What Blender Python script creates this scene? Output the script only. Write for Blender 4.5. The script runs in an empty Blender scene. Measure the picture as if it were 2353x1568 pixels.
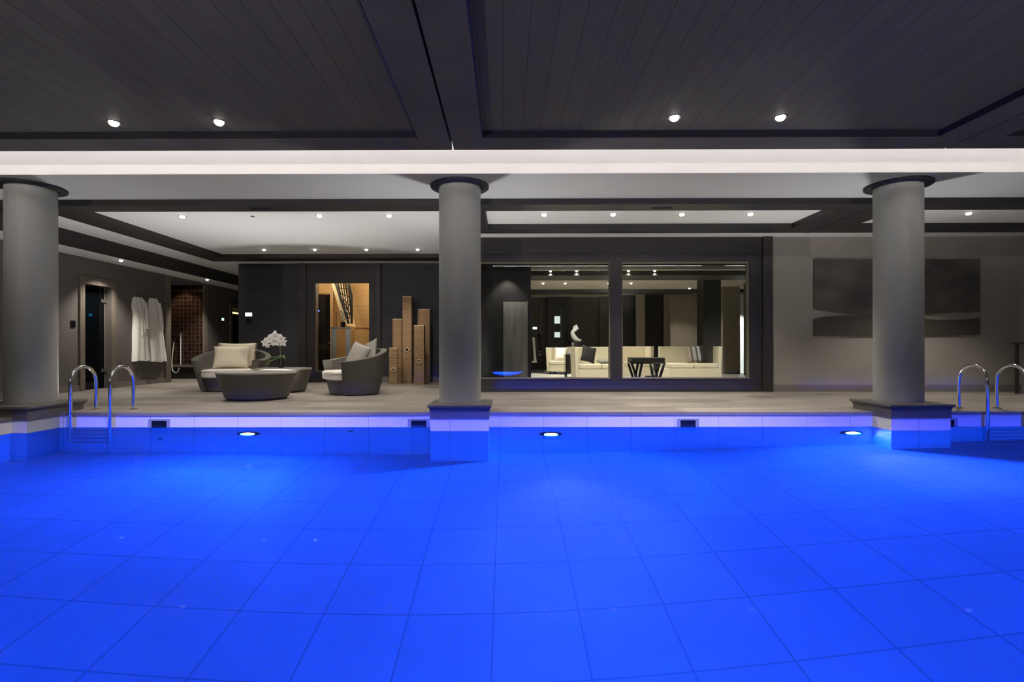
import bpy, bmesh, math, random
from mathutils import Vector, Matrix
random.seed(7)
PI = math.pi
COL = bpy.context.scene.collection
F, VX, HY, CH = 1225.0, 1163.0, 800.0, 0.85     # focal length (px), vanishing point, camera height

def P(px, py, Y): return Vector(((px-VX)/F*Y, Y, CH-(py-HY)/F*Y))
def XY(px, Y): return (px-VX)/F*Y
def ZY(py, Y): return CH-(py-HY)/F*Y
XL = -8.5
def YL(px): return -XL*F/(VX-px)                 # a pixel column on the left wall -> depth

# ------------------------------------------------------------------ materials
def mat(name, color, rough=0.5, metal=0.0, spec=0.5, noise=0.0, nscale=(5,5,5), bump=0.0, bscale=None, sheen=0, color2=None, coat=0):
    m = bpy.data.materials.new(name); m.use_nodes = True
    nt = m.node_tree; b = nt.nodes['Principled BSDF']
    b.inputs['Base Color'].default_value = (*color, 1)
    b.inputs['Roughness'].default_value = rough
    b.inputs['Metallic'].default_value = metal
    b.inputs['Specular IOR Level'].default_value = spec
    b.inputs['Sheen Weight'].default_value = sheen
    b.inputs['Coat Weight'].default_value = coat
    if noise or bump:
        tc = nt.nodes.new('ShaderNodeTexCoord'); mp = nt.nodes.new('ShaderNodeMapping')
        mp.inputs['Scale'].default_value = nscale
        nt.links.new(tc.outputs['Object'], mp.inputs['Vector'])
        n = nt.nodes.new('ShaderNodeTexNoise'); n.inputs['Scale'].default_value = 1; n.inputs['Detail'].default_value = 5
        nt.links.new(mp.outputs[0], n.inputs['Vector'])
        if noise:
            r = nt.nodes.new('ShaderNodeValToRGB'); r.color_ramp.elements[0].position = .3; r.color_ramp.elements[1].position = .7
            c2 = color2 or tuple(min(1, c*(1+noise)) for c in color)
            c1 = color if color2 else tuple(c*(1-noise) for c in color)
            r.color_ramp.elements[0].color = (*c1, 1); r.color_ramp.elements[1].color = (*c2, 1)
            nt.links.new(n.outputs[0], r.inputs[0]); nt.links.new(r.outputs[0], b.inputs['Base Color'])
        if bump:
            bp = nt.nodes.new('ShaderNodeBump'); bp.inputs['Strength'].default_value = bump; bp.inputs['Distance'].default_value = .01
            nt.links.new(n.outputs[0], bp.inputs['Height']); nt.links.new(bp.outputs[0], b.inputs['Normal'])
    return m

def emis(name, color, s):
    m = bpy.data.materials.new(name); m.use_nodes = True; nt = m.node_tree
    nt.nodes.remove(nt.nodes['Principled BSDF'])
    e = nt.nodes.new('ShaderNodeEmission'); e.inputs[0].default_value = (*color, 1); e.inputs[1].default_value = s
    nt.links.new(e.outputs[0], nt.nodes['Material Output'].inputs[0]); return m

def mth(nt, op, a, b=None, c=None):
    n = nt.nodes.new('ShaderNodeMath'); n.operation = op
    for i, v in enumerate((a, b, c)):
        if v is None: continue
        if isinstance(v, (int, float)): n.inputs[i].default_value = v
        else: nt.links.new(v, n.inputs[i])
    return n.outputs[0]

def grid_mat(name, color, grout, sizes, phase, width, rough=0.35, noise=.06, nscale=2.0, streak=None, bump=.3, stagger=0):
    """rectangular joints on any axis with a size; sizes/phase are (x,y,z), 0 = none"""
    m = bpy.data.materials.new(name); m.use_nodes = True; nt = m.node_tree; b = nt.nodes['Principled BSDF']
    tc = nt.nodes.new('ShaderNodeTexCoord'); sp = nt.nodes.new('ShaderNodeSeparateXYZ'); nt.links.new(tc.outputs['Object'], sp.inputs[0])
    mask = None; ids = None
    for i in (1, 0, 2):
        if not sizes[i]: continue
        v = mth(nt, 'SUBTRACT', sp.outputs[i], phase[i]); v = mth(nt, 'DIVIDE', v, sizes[i])
        if stagger and i == 0 and ids is not None:
            v = mth(nt, 'ADD', v, mth(nt, 'MULTIPLY', ids, stagger))
        fl = mth(nt, 'FLOOR', v)
        fr = mth(nt, 'SUBTRACT', v, fl)
        d = mth(nt, 'MINIMUM', fr, mth(nt, 'SUBTRACT', 1.0, fr))
        g = mth(nt, 'LESS_THAN', d, width/2/sizes[i])
        mask = g if mask is None else mth(nt, 'MAXIMUM', mask, g)
        ids = fl if ids is None else mth(nt, 'ADD', mth(nt, 'MULTIPLY', ids, 7.31), fl)
    wn = nt.nodes.new('ShaderNodeTexWhiteNoise'); wn.noise_dimensions = '1D'; nt.links.new(ids, wn.inputs['W'])
    mp = nt.nodes.new('ShaderNodeMapping'); mp.inputs['Scale'].default_value = streak or (nscale,)*3
    nt.links.new(tc.outputs['Object'], mp.inputs[0])
    n = nt.nodes.new('ShaderNodeTexNoise'); n.inputs['Scale'].default_value = 1; n.inputs['Detail'].default_value = 6; nt.links.new(mp.outputs[0], n.inputs[0])
    val = mth(nt, 'MULTIPLY_ADD', mth(nt, 'SUBTRACT', n.outputs[0], .5), noise*4, 1.0)
    val = mth(nt, 'MULTIPLY_ADD', mth(nt, 'SUBTRACT', wn.outputs[0], .5), noise, val)
    hs = nt.nodes.new('ShaderNodeMix'); hs.data_type = 'RGBA'; hs.blend_type = 'MULTIPLY'; hs.inputs['Factor'].default_value = 1
    hs.inputs[6].default_value = (*color, 1); cb = nt.nodes.new('ShaderNodeCombineColor')
    for k in range(3): nt.links.new(val, cb.inputs[k])
    nt.links.new(cb.outputs[0], hs.inputs[7])
    mx = nt.nodes.new('ShaderNodeMix'); mx.data_type = 'RGBA'; nt.links.new(mask, mx.inputs['Factor'])
    nt.links.new(hs.outputs[2], mx.inputs[6]); mx.inputs[7].default_value = (*grout, 1)
    nt.links.new(mx.outputs[2], b.inputs['Base Color']); b.inputs['Roughness'].default_value = rough
    if name == 'dark_ceiling_planks': b.inputs['Specular IOR Level'].default_value = .12
    if bump:
        bp = nt.nodes.new('ShaderNodeBump'); bp.inputs['Strength'].default_value = bump; bp.inputs['Distance'].default_value = .004; bp.invert = True
        nt.links.new(mask, bp.inputs['Height']); nt.links.new(bp.outputs[0], b.inputs['Normal'])
    return m

M = {}
M['white'] = mat('white_paint', (.72,.72,.71), .6)
M['cove'] = mat('cove_paint', (.78,.77,.77), .55)
M['soffit'] = mat('soffit_paint', (.52,.54,.57), .6, noise=.03, nscale=(1,1,1))
M['tray'] = mat('tray_paint', (.76,.78,.80), .6)
M['beam'] = mat('dark_beam_wood', (.022,.020,.019), .45, noise=.3, nscale=(1,14,14))
M['frame_wood'] = mat('grey_frame_wood', (.115,.110,.10), .6, spec=.15, noise=.16, nscale=(2,2,30), bump=.1)
M['plank'] = grid_mat('dark_ceiling_planks', (.135,.133,.116), (.05,.044,.038), (.19,0,0), (-.02,0,0), .005, rough=.55, noise=.08, streak=(18,1.2,18))
M['black'] = mat('black_gap', (.004,.004,.004), .8)
M['charcoal'] = mat('charcoal_wall', (.030,.031,.036), .55, noise=.06, nscale=(3,3,3))
M['espresso'] = mat('espresso_wood', (.019,.017,.0155), .4, noise=.18, nscale=(18,18,1.2), bump=.05)
M['espresso2'] = mat('espresso_wood_pilaster', (.025,.022,.020), .4, noise=.15, nscale=(18,18,1.2))
M['taupe'] = mat('taupe_wall', (.30,.28,.25), .7, noise=.06, nscale=(1.5,1.5,1.5))
M['leftwall'] = mat('brown_grey_wall', (.125,.113,.102), .7, noise=.06, nscale=(2,2,2))
M['casing'] = mat('taupe_casing_wood', (.17,.145,.115), .5, noise=.15, nscale=(10,10,1.5))
M['skirt'] = mat('skirting_stone', (.19,.17,.15), .4, noise=.1, nscale=(3,3,8))
M['column'] = mat('grey_column_paint', (.36,.378,.37), .42, noise=.05, nscale=(1,1,1))
M['deck'] = grid_mat('travertine_deck', (.25,.228,.203), (.22,.20,.18), (1.2,.6,0), (0,7.07,0), .004, rough=.38, noise=.36, streak=(.6,4.5,4.5), bump=.1, stagger=.5)
M['pstone'] = mat('plinth_stone', (.125,.118,.115), .4, noise=.16, nscale=(1.2,8,14))
M['tile'] = grid_mat('white_pool_tile', (.80,.81,.84), (.42,.45,.5), (.58,0,.58), (-.088,0,-.2), .007, rough=.3, noise=.03, bump=.2)
M['tileside'] = grid_mat('white_pool_tile_side', (.80,.81,.84), (.42,.45,.5), (0,.58,.58), (0,6.73,-.2), .007, rough=.3, noise=.03, bump=.2)
M['tilefloor'] = grid_mat('pool_floor_tile', (.72,.74,.78), (.42,.45,.5), (.572,.588,0), (-.088,5.36,0), .011, rough=.5, noise=.07, bump=.2)
M['chrome'] = mat('chrome', (.75,.76,.78), .10, metal=1)
M['steel'] = mat('brushed_steel', (.5,.5,.52), .3, metal=1)
M['darkmetal'] = mat('dark_metal', (.03,.03,.035), .35, metal=.6)
M['blackgloss'] = mat('black_lacquer', (.008,.008,.009), .12)
M['blackmat'] = mat('black_matt', (.01,.01,.011), .6)
M['wicker'] = None
M['cream'] = mat('cream_linen', (.74,.66,.50), .85, noise=.04, nscale=(30,30,30), bump=.15, sheen=.2)
M['offwhite'] = mat('off_white_canvas', (.62,.59,.54), .85, noise=.04, nscale=(25,25,25), bump=.15)
M['greyfab'] = mat('grey_canvas', (.25,.235,.21), .9, noise=.05, nscale=(25,25,25), bump=.15)
M['robe'] = mat('white_towelling', (.84,.83,.78), .95, noise=.04, nscale=(40,40,40), bump=.4)
M['sofa'] = mat('cream_upholstery', (.66,.60,.46), .8, noise=.03, nscale=(20,20,20), bump=.1)
M['sofawhite'] = mat('ivory_upholstery', (.8,.79,.74), .8)
M['timber'] = mat('rough_sawn_timber', (.27,.17,.085), .75, noise=.30, nscale=(6,6,55), bump=.6, color2=(.43,.28,.145))
M['timberlight'] = mat('pale_bored_timber', (.72,.60,.40), .7)
M['oak'] = mat('honey_oak_panel', (.55,.36,.17), .5, noise=.12, nscale=(2,2,22))
M['petal'] = mat('white_petal', (.85,.85,.82), .5)
M['leaf'] = mat('green_leaf', (.12,.26,.06), .4)
M['stem'] = mat('green_stem', (.13,.2,.06), .5)
M['art'] = mat('charcoal_textured_canvas', (.048,.046,.040), .7, noise=.4, nscale=(1.8,1.8,3.0), bump=.5, color2=(.115,.104,.084))
M['art2'] = mat('olive_textured_canvas', (.048,.046,.036), .7, noise=.3, nscale=(1.3,1.3,2.2), bump=.4, color2=(.068,.063,.045))
M['greyart'] = mat('grey_streaked_panel', (.15,.15,.14), .5, noise=.4, nscale=(9,9,1.1), bump=.2, color2=(.32,.31,.28))
M['lens'] = emis('lamp_lens', (1,.93,.82), 8)
M['lens_small'] = emis('small_lamp_lens', (1,.93,.82), 10)
M['poollens'] = emis('pool_lamp_lens', (.8,.92,1), 30)
M['led'] = emis('led_strip', (1,.94,.91), 35)
M['ledwarm'] = emis('warm_led', (1,.72,.32), 2.2)
M['screen_w'] = emis('pale_screen', (.7,.95,1), 2.2)
M['screen_g'] = emis('mint_screen', (.55,1,.85), 1.6)
M['screen_b'] = emis('blue_indicator', (.08,.12,1), 5)
M['dim_blue'] = emis('dim_blue_reflection', (.02,.30,.62), .22)  # glow colour of the painted screen reflection
M['mosaic'] = grid_mat('brown_mosaic', (.030,.016,.011), (.15,.12,.095), (.11,.11,.11), (0,0,0), .006, rough=.12, noise=.5, nscale=9, bump=.5)
M['lounge_wall'] = mat('lounge_brown_wall', (.075,.064,.054), .5, noise=.12, nscale=(8,8,1))
M['lounge_taupe'] = mat('lounge_taupe_panel', (.26,.225,.185), .6, noise=.06, nscale=(8,8,1))
M['lounge_floor'] = mat('lounge_pale_floor', (.62,.60,.54), .35, noise=.05, nscale=(2,6,2))
M['lounge_ceiling'] = mat('lounge_ceiling_paint', (.46,.42,.36), .6)
M['glassdark'] = mat('dark_door_glass', (.002,.003,.004), .05, spec=.25)

def glass_mat(name, tint, refl):
    m = bpy.data.materials.new(name); m.use_nodes = True; nt = m.node_tree; nt.nodes.remove(nt.nodes['Principled BSDF'])
    t = nt.nodes.new('ShaderNodeBsdfTransparent'); t.inputs[0].default_value = (*tint, 1)
    g = nt.nodes.new('ShaderNodeBsdfGlossy'); g.inputs['Roughness'].default_value = .01
    fr = nt.nodes.new('ShaderNodeFresnel'); fr.inputs[0].default_value = 1.45
    mx = nt.nodes.new('ShaderNodeMixShader'); nt.links.new(mth(nt, 'MULTIPLY', fr.outputs[0], refl), mx.inputs[0])
    nt.links.new(t.outputs[0], mx.inputs[1]); nt.links.new(g.outputs[0], mx.inputs[2])
    nt.links.new(mx.outputs[0], nt.nodes['Material Output'].inputs[0]); return m
M['glass'] = glass_mat('clear_pane', (.93,.95,.93), .5)
M['smoke'] = glass_mat('smoked_door_glass', (.25,.27,.29), 1.0)

def water_mat():
    m = bpy.data.materials.new('pool_water'); m.use_nodes = True; nt = m.node_tree; nt.nodes.remove(nt.nodes['Principled BSDF'])
    r = nt.nodes.new('ShaderNodeBsdfRefraction'); r.inputs['IOR'].default_value = 1.333; r.inputs['Roughness'].default_value = 0.0
    r.inputs['Color'].default_value = (.92,.97,1,1)
    g = nt.nodes.new('ShaderNodeBsdfGlossy'); g.inputs['Roughness'].default_value = .015; g.inputs[0].default_value = (.8,.9,1,1)
    fr = nt.nodes.new('ShaderNodeFresnel'); fr.inputs[0].default_value = 1.333
    tc = nt.nodes.new('ShaderNodeTexCoord'); n = nt.nodes.new('ShaderNodeTexNoise'); n.inputs['Scale'].default_value = 1.1; n.inputs['Detail'].default_value = 2
    nt.links.new(tc.outputs['Object'], n.inputs[0])
    bp = nt.nodes.new('ShaderNodeBump'); bp.inputs['Strength'].default_value = .03; bp.inputs['Distance'].default_value = .05
    nt.links.new(n.outputs[0], bp.inputs['Height'])
    nt.links.new(bp.outputs[0], g.inputs['Normal'])
    mx = nt.nodes.new('ShaderNodeMixShader')
    nt.links.new(mth(nt, 'MULTIPLY', fr.outputs[0], .06), mx.inputs[0])
    nt.links.new(r.outputs[0], mx.inputs[1]); nt.links.new(g.outputs[0], mx.inputs[2])
    nt.links.new(mx.outputs[0], nt.nodes['Material Output'].inputs[0]); return m
M['water'] = water_mat()

def wicker_mat():
    m = mat('woven_wicker', (.105,.094,.074), .55)
    nt = m.node_tree; b = nt.nodes['Principled BSDF']
    tc = nt.nodes.new('ShaderNodeTexCoord')
    w = nt.nodes.new('ShaderNodeTexWave'); w.wave_type = 'BANDS'; w.bands_direction = 'Z'; w.inputs['Scale'].default_value = 22; w.inputs['Distortion'].default_value = .6
    nt.links.new(tc.outputs['Object'], w.inputs[0])
    n = nt.nodes.new('ShaderNodeTexNoise'); n.inputs['Scale'].default_value = 45; nt.links.new(tc.outputs['Object'], n.inputs[0])
    s = mth(nt, 'ADD', w.outputs[1], n.outputs[0])
    bp = nt.nodes.new('ShaderNodeBump'); bp.inputs['Strength'].default_value = .5; bp.inputs['Distance'].default_value = .006
    nt.links.new(s, bp.inputs['Height']); nt.links.new(bp.outputs[0], b.inputs['Normal'])
    r = nt.nodes.new('ShaderNodeValToRGB'); r.color_ramp.elements[0].color = (.058,.052,.042,1); r.color_ramp.elements[1].color = (.120,.110,.088,1)
    nt.links.new(mth(nt, 'MULTIPLY', s, .5), r.inputs[0]); nt.links.new(r.outputs[0], b.inputs['Base Color'])
    return m
M['wicker'] = wicker_mat()

# ------------------------------------------------------------------ mesh helpers
def box(bm, x0, x1, y0, y1, z0, z1):
    if x0 > x1: x0, x1 = x1, x0
    if y0 > y1: y0, y1 = y1, y0
    if z0 > z1: z0, z1 = z1, z0
    v = [bm.verts.new(p) for p in ((x0,y0,z0),(x1,y0,z0),(x1,y1,z0),(x0,y1,z0),(x0,y0,z1),(x1,y0,z1),(x1,y1,z1),(x0,y1,z1))]
    for f in ((3,2,1,0),(4,5,6,7),(0,1,5,4),(1,2,6,5),(2,3,7,6),(3,0,4,7)): bm.faces.new([v[i] for i in f])
    return v
def tube(bm, pts, r, n=12, caps=True, radii=None):
    pts = [Vector(p) for p in pts]; rings = []; up = Vector((0,0,1)); prev = None
    for i, p in enumerate(pts):
        a = pts[max(i-1,0)]; b = pts[min(i+1,len(pts)-1)]; t = (b-a).normalized()
        if prev is None:
            ref = up if abs(t.dot(up)) < .95 else Vector((1,0,0)); u = t.cross(ref).normalized()
        else:
            u = (prev-t*prev.dot(t)).normalized()
        prev = u; w = t.cross(u); rr = radii[i] if radii else r
        rings.append([bm.verts.new(p+(u*math.cos(2*PI*k/n)+w*math.sin(2*PI*k/n))*rr) for k in range(n)])
    for a, b in zip(rings, rings[1:]):
        for k in range(n): bm.faces.new((a[k], a[(k+1)%n], b[(k+1)%n], b[k]))
    if caps: bm.faces.new(rings[0][::-1]); bm.faces.new(rings[-1])
def lathe(bm, prof, n=32, cx=0, cy=0, sx=1, sy=1, close=True):
    rings = []
    for r, z in prof:
        rings.append([bm.verts.new((cx+r*sx*math.cos(2*PI*k/n), cy+r*sy*math.sin(2*PI*k/n), z)) for k in range(n)])
    for a, b in zip(rings, rings[1:]):
        for k in range(n): bm.faces.new((a[k], a[(k+1)%n], b[(k+1)%n], b[k]))
    if close: bm.faces.new(rings[0][::-1]); bm.faces.new(rings[-1])
def prism(bm, poly, axis, a, b):
    """poly of 2D points extruded along axis ('x','y','z') between a and b"""
    def mk(p, t):
        return {'x': (t,p[0],p[1]), 'y': (p[0],t,p[1]), 'z': (p[0],p[1],t)}[axis]
    A = [bm.verts.new(mk(p,a)) for p in poly]; B = [bm.verts.new(mk(p,b)) for p in poly]; n = len(poly)
    for k in range(n): bm.faces.new((A[k], A[(k+1)%n], B[(k+1)%n], B[k]))
    bm.faces.new(A[::-1]); bm.faces.new(B)
def grid_faces(bm, rows, wrap=False):
    for a, b in zip(rows, rows[1:]):
        n = len(a)
        for k in range(n if wrap else n-1): bm.faces.new((a[k], a[(k+1)%n], b[(k+1)%n], b[k]))

def obj(name, bm, m, parent=None, loc=None, smooth=False, bevel=0, seg=2, subsurf=0):
    bmesh.ops.recalc_face_normals(bm, faces=bm.faces[:])
    me = bpy.data.meshes.new(name); bm.to_mesh(me); bm.free()
    me.materials.append(M[m] if isinstance(m, str) else m)
    o = bpy.data.objects.new(name, me); COL.objects.link(o)
    if parent: o.parent = parent
    if loc: o.location = loc
    if smooth:
        for p in me.polygons: p.use_smooth = True
    if bevel:
        b = o.modifiers.new('bevel','BEVEL'); b.width = bevel; b.segments = seg; b.limit_method = 'ANGLE'; b.angle_limit = math.radians(40)
    if subsurf:
        s = o.modifiers.new('subdivision','SUBSURF'); s.levels = subsurf; s.render_levels = subsurf
    if smooth and not subsurf:
        me.set_sharp_from_angle(angle=math.radians(45))
    return o
def B(*boxes):
    bm = bmesh.new()
    for b in boxes: box(bm, *b)
    return bm
def thing(name, label, cat, loc=(0,0,0), rz=0, group=None):
    o = bpy.data.objects.new(name, None); COL.objects.link(o); o.location = loc; o.rotation_euler = (0,0,rz); o.empty_display_size = .1
    o['label'] = label; o['category'] = cat
    if group: o['group'] = group
    return o
def tag(o, label, cat, group=None, kind=None):
    o['label'] = label; o['category'] = cat
    if group: o['group'] = group
    if kind: o['kind'] = kind
    return o
def struct(name, bm, m, parent=None, label=None, **k):
    o = obj(name, bm, m, parent, **k)
    if not parent:
        o['kind'] = 'structure'
        if label: o['label'] = label
    return o
def sempty(name, loc=(0,0,0), label=None):
    o = bpy.data.objects.new(name, None); COL.objects.link(o); o.location = loc; o['kind'] = 'structure'
    if label: o['label'] = label
    return o
def dup(root, loc=None, rz=None, label=None, group=None):
    r = root.copy(); COL.objects.link(r)
    if loc is not None: r.location = loc
    if rz is not None: r.rotation_euler = (0,0,rz)
    if label: r['label'] = label
    if group: r['group'] = group
    for ch in list(root.children):
        c = ch.copy(); COL.objects.link(c); c.parent = r
        for g in list(ch.children):
            d = g.copy(); COL.objects.link(d); d.parent = c
    return r
def light(name, kind, loc, energy, color=(1,.93,.84), rot=None, parent=None, size=.05, spot=None, blend=.6, sy=None):
    l = bpy.data.lights.new(name, kind); l.energy = energy; l.color = color
    if kind == 'SPOT': l.spot_size = spot; l.spot_blend = blend; l.shadow_soft_size = size
    elif kind == 'AREA':
        l.size = size
        if sy: l.shape = 'RECTANGLE'; l.size_y = sy
        else: l.shape = 'DISK'
    else: l.shadow_soft_size = size
    o = bpy.data.objects.new(name, l); COL.objects.link(o); o.location = loc
    if rot: o.rotation_euler = rot
    if parent: o.parent = parent
    return o

# ------------------------------------------------------------------ geometry constants
PW = 7.07      # far pool wall
PLX, PRX, PN = -6.13, 9.4, 1.0
WZ = -.20
ZS = 3.04      # soffit / tray ceiling
ZB = 2.95      # beam underside
FW = 13.3      # far charcoal wall
GW = 10.3      # glazed wall
RX = 9.9
# ------------------------------------------------------------------ floor and pool
struct('floor', B((-9.6,RX+.2,PW-.012,24,-.043,0), (-9.6,PLX+.012,-2.2,PW-.012,-.043,0), (PRX-.012,RX+.2,-2.2,PW-.012,-.043,0), (PLX+.012,PRX-.012,-2.2,PN+.012,-.043,0)), 'deck', label='grey-brown stone pool deck')
def fz(x): return WZ-(1.64-.055*x)
bm = bmesh.new()
prism(bm, [(PLX-.2,fz(PLX-.2)),(PRX+.2,fz(PRX+.2)),(PRX+.2,fz(PRX+.2)-.2),(PLX-.2,fz(PLX-.2)-.2)], 'y', PN-.2, PW+.2)
basin = struct('pool_basin', bm, 'tilefloor', label='sloping tiled pool floor under blue light')
bz = -2.35
o = struct('pool_end_wall', B((PLX-.2,PRX+.2,PW,PW+.2,bz,-.044), (PLX-.2,PRX+.2,PN-.2,PN,bz,-.044)), 'tile', parent=basin)
o = struct('pool_side_wall', B((PLX-.2,PLX,PN,PW,bz,-.044), (PRX,PRX+.2,PN,PW,bz,-.044)), 'tileside', parent=basin)
bm = bmesh.new()
vs = [bm.verts.new(p) for p in ((PLX,PN,WZ),(PRX,PN,WZ),(PRX,PW,WZ),(PLX,PW,WZ))]; bm.faces.new(vs)
tag(obj('pool_water', bm, 'water'), 'still clear blue-lit water filling the swimming pool', 'water', kind='stuff')

# skimmers
def skimmer(px, label):
    x = XY(px, PW); t = thing('skimmer', label, 'pool skimmer', (x, PW, -.155), group='skimmers in the pool wall')
    bm = bmesh.new(); w,h,d = .145,.066,.006
    for b in ((-w,w,-d,-.0005,h-.022,h),(-w,w,-d,-.0005,-h,-h+.008),(-w,-w+.045,-d,-.0005,-h+.008,h-.022),(w-.045,w,-d,-.0005,-h+.008,h-.022)): box(bm,*b)
    obj('frame', bm, skm, t)
    obj('opening', B((-w+.045,w-.045,-.003,-.0005,-h+.008,h-.022)), 'blackgloss', t)
    obj('weir_flap', B((-w+.055,w-.055,-.0045,-.0032,-h+.01,-h+.05)), 'darkmetal', t)
skm = mat('skimmer_plastic', (.30,.34,.42), .4)
skimmer(364, 'white skimmer mouth beside the left pool ladder')
skimmer(962, 'skimmer mouth half hidden by the middle column plinth')
skimmer(1580, 'skimmer mouth in the pool wall below the glazed lounge')
skimmer(2172, 'skimmer mouth just right of the right column plinth')
for px, z in ((367,-1.15),(806,-.52)):
    x = XY(px, PW); bm = bmesh.new(); lathe(bm, [(.035,0),(.035,.012),(.02,.018)], 16)
    o = obj('pool_inlet', bm, 'darkmetal', loc=(x, PW-.0005, z)); o.rotation_euler = (PI/2,0,0)
    tag(o, 'small round water inlet under the left skimmer' if px < 500 else 'small round water inlet left of the middle plinth', 'pool inlet', group='inlets in the pool wall')

BLUE = (.0004,.062,1)
def pool_lamp(x, z, label, facing=-1, energy=300, yy=PW):
    t = thing('pool_light', label, 'pool light', (x, yy, z), group='underwater lamps')
    t.rotation_euler = (0,0,0 if facing < 0 else PI)
    bm = bmesh.new(); lathe(bm, [(.088,0),(.15,0),(.15,.02),(.14,.03),(.088,.03)], 40, close=False)
    # close ring inside
    o = obj('ring', bm, 'darkmetal', t, loc=(0,-.0005,0), smooth=True); o.rotation_euler = (PI/2,0,0)
    bm = bmesh.new(); lathe(bm, [(.085,0),(.085,.014),(.06,.026),(.0005,.032)], 32)
    o = obj('lens', bm, 'poollens', t, loc=(0,-.0005,0), smooth=True); o.rotation_euler = (PI/2,0,0)
    light('lamp_beam', 'AREA', (0,-.06,0), energy, BLUE, rot=(math.radians(-80),0,0), parent=t, size=.18)
E = 180
pool_lamp(XY(571,PW), -.72, 'round underwater lamp left, between the left skimmer and middle plinth', energy=E*.8)
pool_lamp(XY(1265,PW), -.72, 'round underwater lamp in the middle, right of the middle plinth', energy=E*1.35)
pool_lamp(XY(1953,PW), -.72, 'round underwater lamp beside the right column plinth', energy=E)
for k in (0,1,2): light('near_pool_lamp', 'AREA', ((-3.4,.6,4.6)[k], PN+.05, -.75), E*(.27,.5,.5)[k], BLUE, rot=(math.radians(90),0,0), size=.2)
light('lamp_beam', 'SPOT', (XY(1265,PW),PW-.08,-.70), 150, (.13,.28,1), rot=(math.radians(-66),0,0), size=.10, spot=math.radians(52), blend=1)
light('lamp_beam', 'SPOT', (XY(1953,PW),PW-.08,-.70), 60, (.13,.28,1), rot=(math.radians(-50),0,0), size=.10, spot=math.radians(50), blend=1)
# unseen blue light bar added to tint the far pool edge and plinths
el = thing('added_light_bar', 'added unseen blue light bar under the coping of the near pool edge', 'light bar', (1.6, PN+.0005, -.085))
obj('housing', B((-7.5,7.5,0,.02,-.025,.025)), 'steel', el); obj('diffuser', B((-7.48,7.48,.0205,.024,-.018,.018)), emis('blue_diffuser', (.01,.09,1), .6), el)
elight = light('added_bar_light', 'AREA', (0,.03,-.02), 30, (.004,.045,1), rot=(math.radians(88.5),0,0), parent=el, size=15, sy=.14); elight.data.spread = math.radians(9)
light('near_pool_lamp', 'AREA', (PRX-.05, 4, -.8), E*.35, BLUE, rot=(0,math.radians(90),0), size=.2)

# ladders
def ladder(x0, label):
    t = thing('pool_ladder', label, 'pool ladder', (x0, 7.0, 0), group='chrome pool ladders')
    yb, yf, zt = .44, 0.0, .63
    for k in (0,1):
        X = k*.525; pts = [(X,yf,-1.46)]
        for z in (-1.2,-.8,-.4,-.1,.2): pts.append((X,yf,z))
        r = (yb-yf)/2; c = (yf+yb)/2; zc = zt-.022-r
        pts.append((X,yf,zc-.05))
        for a in range(0,181,10): pts.append((X, c-r*math.cos(math.radians(a)), zc+r*math.sin(math.radians(a))))
        pts += [(X,yb,.25),(X,yb,.1),(X,yb,.004)]
        bm = bmesh.new(); tube(bm, pts, .0215, 16); rail = obj('rail', bm, 'chrome', t, smooth=True)
        bm = bmesh.new(); lathe(bm, [(.024,.002),(.05,.002),(.05,.008),(.03,.014),(.024,.014)], 24, close=False)
        f = obj('floor_flange', bm, 'chrome', rail, loc=(X,yb,0), smooth=True)
        bm = bmesh.new(); lathe(bm, [(.006,.014),(.006,.02)], 8)
        bm.free()
    for z in (-.46,-.78,-1.10,-1.42):
        obj('step', B((.02,.505,-.035,.03,z-.012,z+.012)), 'steel', t, bevel=.004)
ladder(-5.74, 'chrome pool ladder on the left beside the left column')
ladder(6.30, 'chrome pool ladder at the right edge beside the right column')

# ------------------------------------------------------------------ columns
def column(cx, x0, x1, yf, where, wide=0):
    t = thing('column', where, 'column', (cx, 7.2, 0), group='round columns along the pool')
    l = lambda x: x-cx
    bm = bmesh.new(); lathe(bm, [(.281,.1325),(.281,3.006)], 96); obj('shaft', bm, 'column', t, smooth=True)
    bm = bmesh.new(); lathe(bm, [(.283,3.008),(.385,3.008),(.392,3.014),(.392,3.038),(.283,3.038)], 96, close=False); obj('collar', bm, 'blackmat', t, smooth=True)
    cap = bmesh.new(); box(cap, l(x0)-.028, l(x1)+.028, yf-.028-7.2, 7.5+wide-7.2, .098, .132)
    box(cap, l(x0)-.01, l(x1)+.01, yf-.01-7.2, 7.48+wide-7.2, .078, .098)
    c = obj('plinth_cap', cap, 'pstone', t, bevel=.006)
    obj('plinth', B((l(x0),l(x1),yf-7.2,7.46+wide-7.2,.001,.0775), (l(x0),l(x1),yf-7.2,7.05-7.2,-.044,.001)), 'pstone', t)
    obj('underwater_pier', B((l(x0)+.008,l(x1)-.008,yf+.008-7.2,7.068-7.2,-2.2,-.0445)), 'tile', t)
column(-.623, -.964, -.214, 6.72, 'round grey column in the middle on a square plinth')
column(5.28, 4.84, 5.60, 6.72, 'round grey column right, before the wall art')
column(-6.43, -6.9, -5.93, 6.58, 'round grey column at the left edge beside a ladder')

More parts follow.
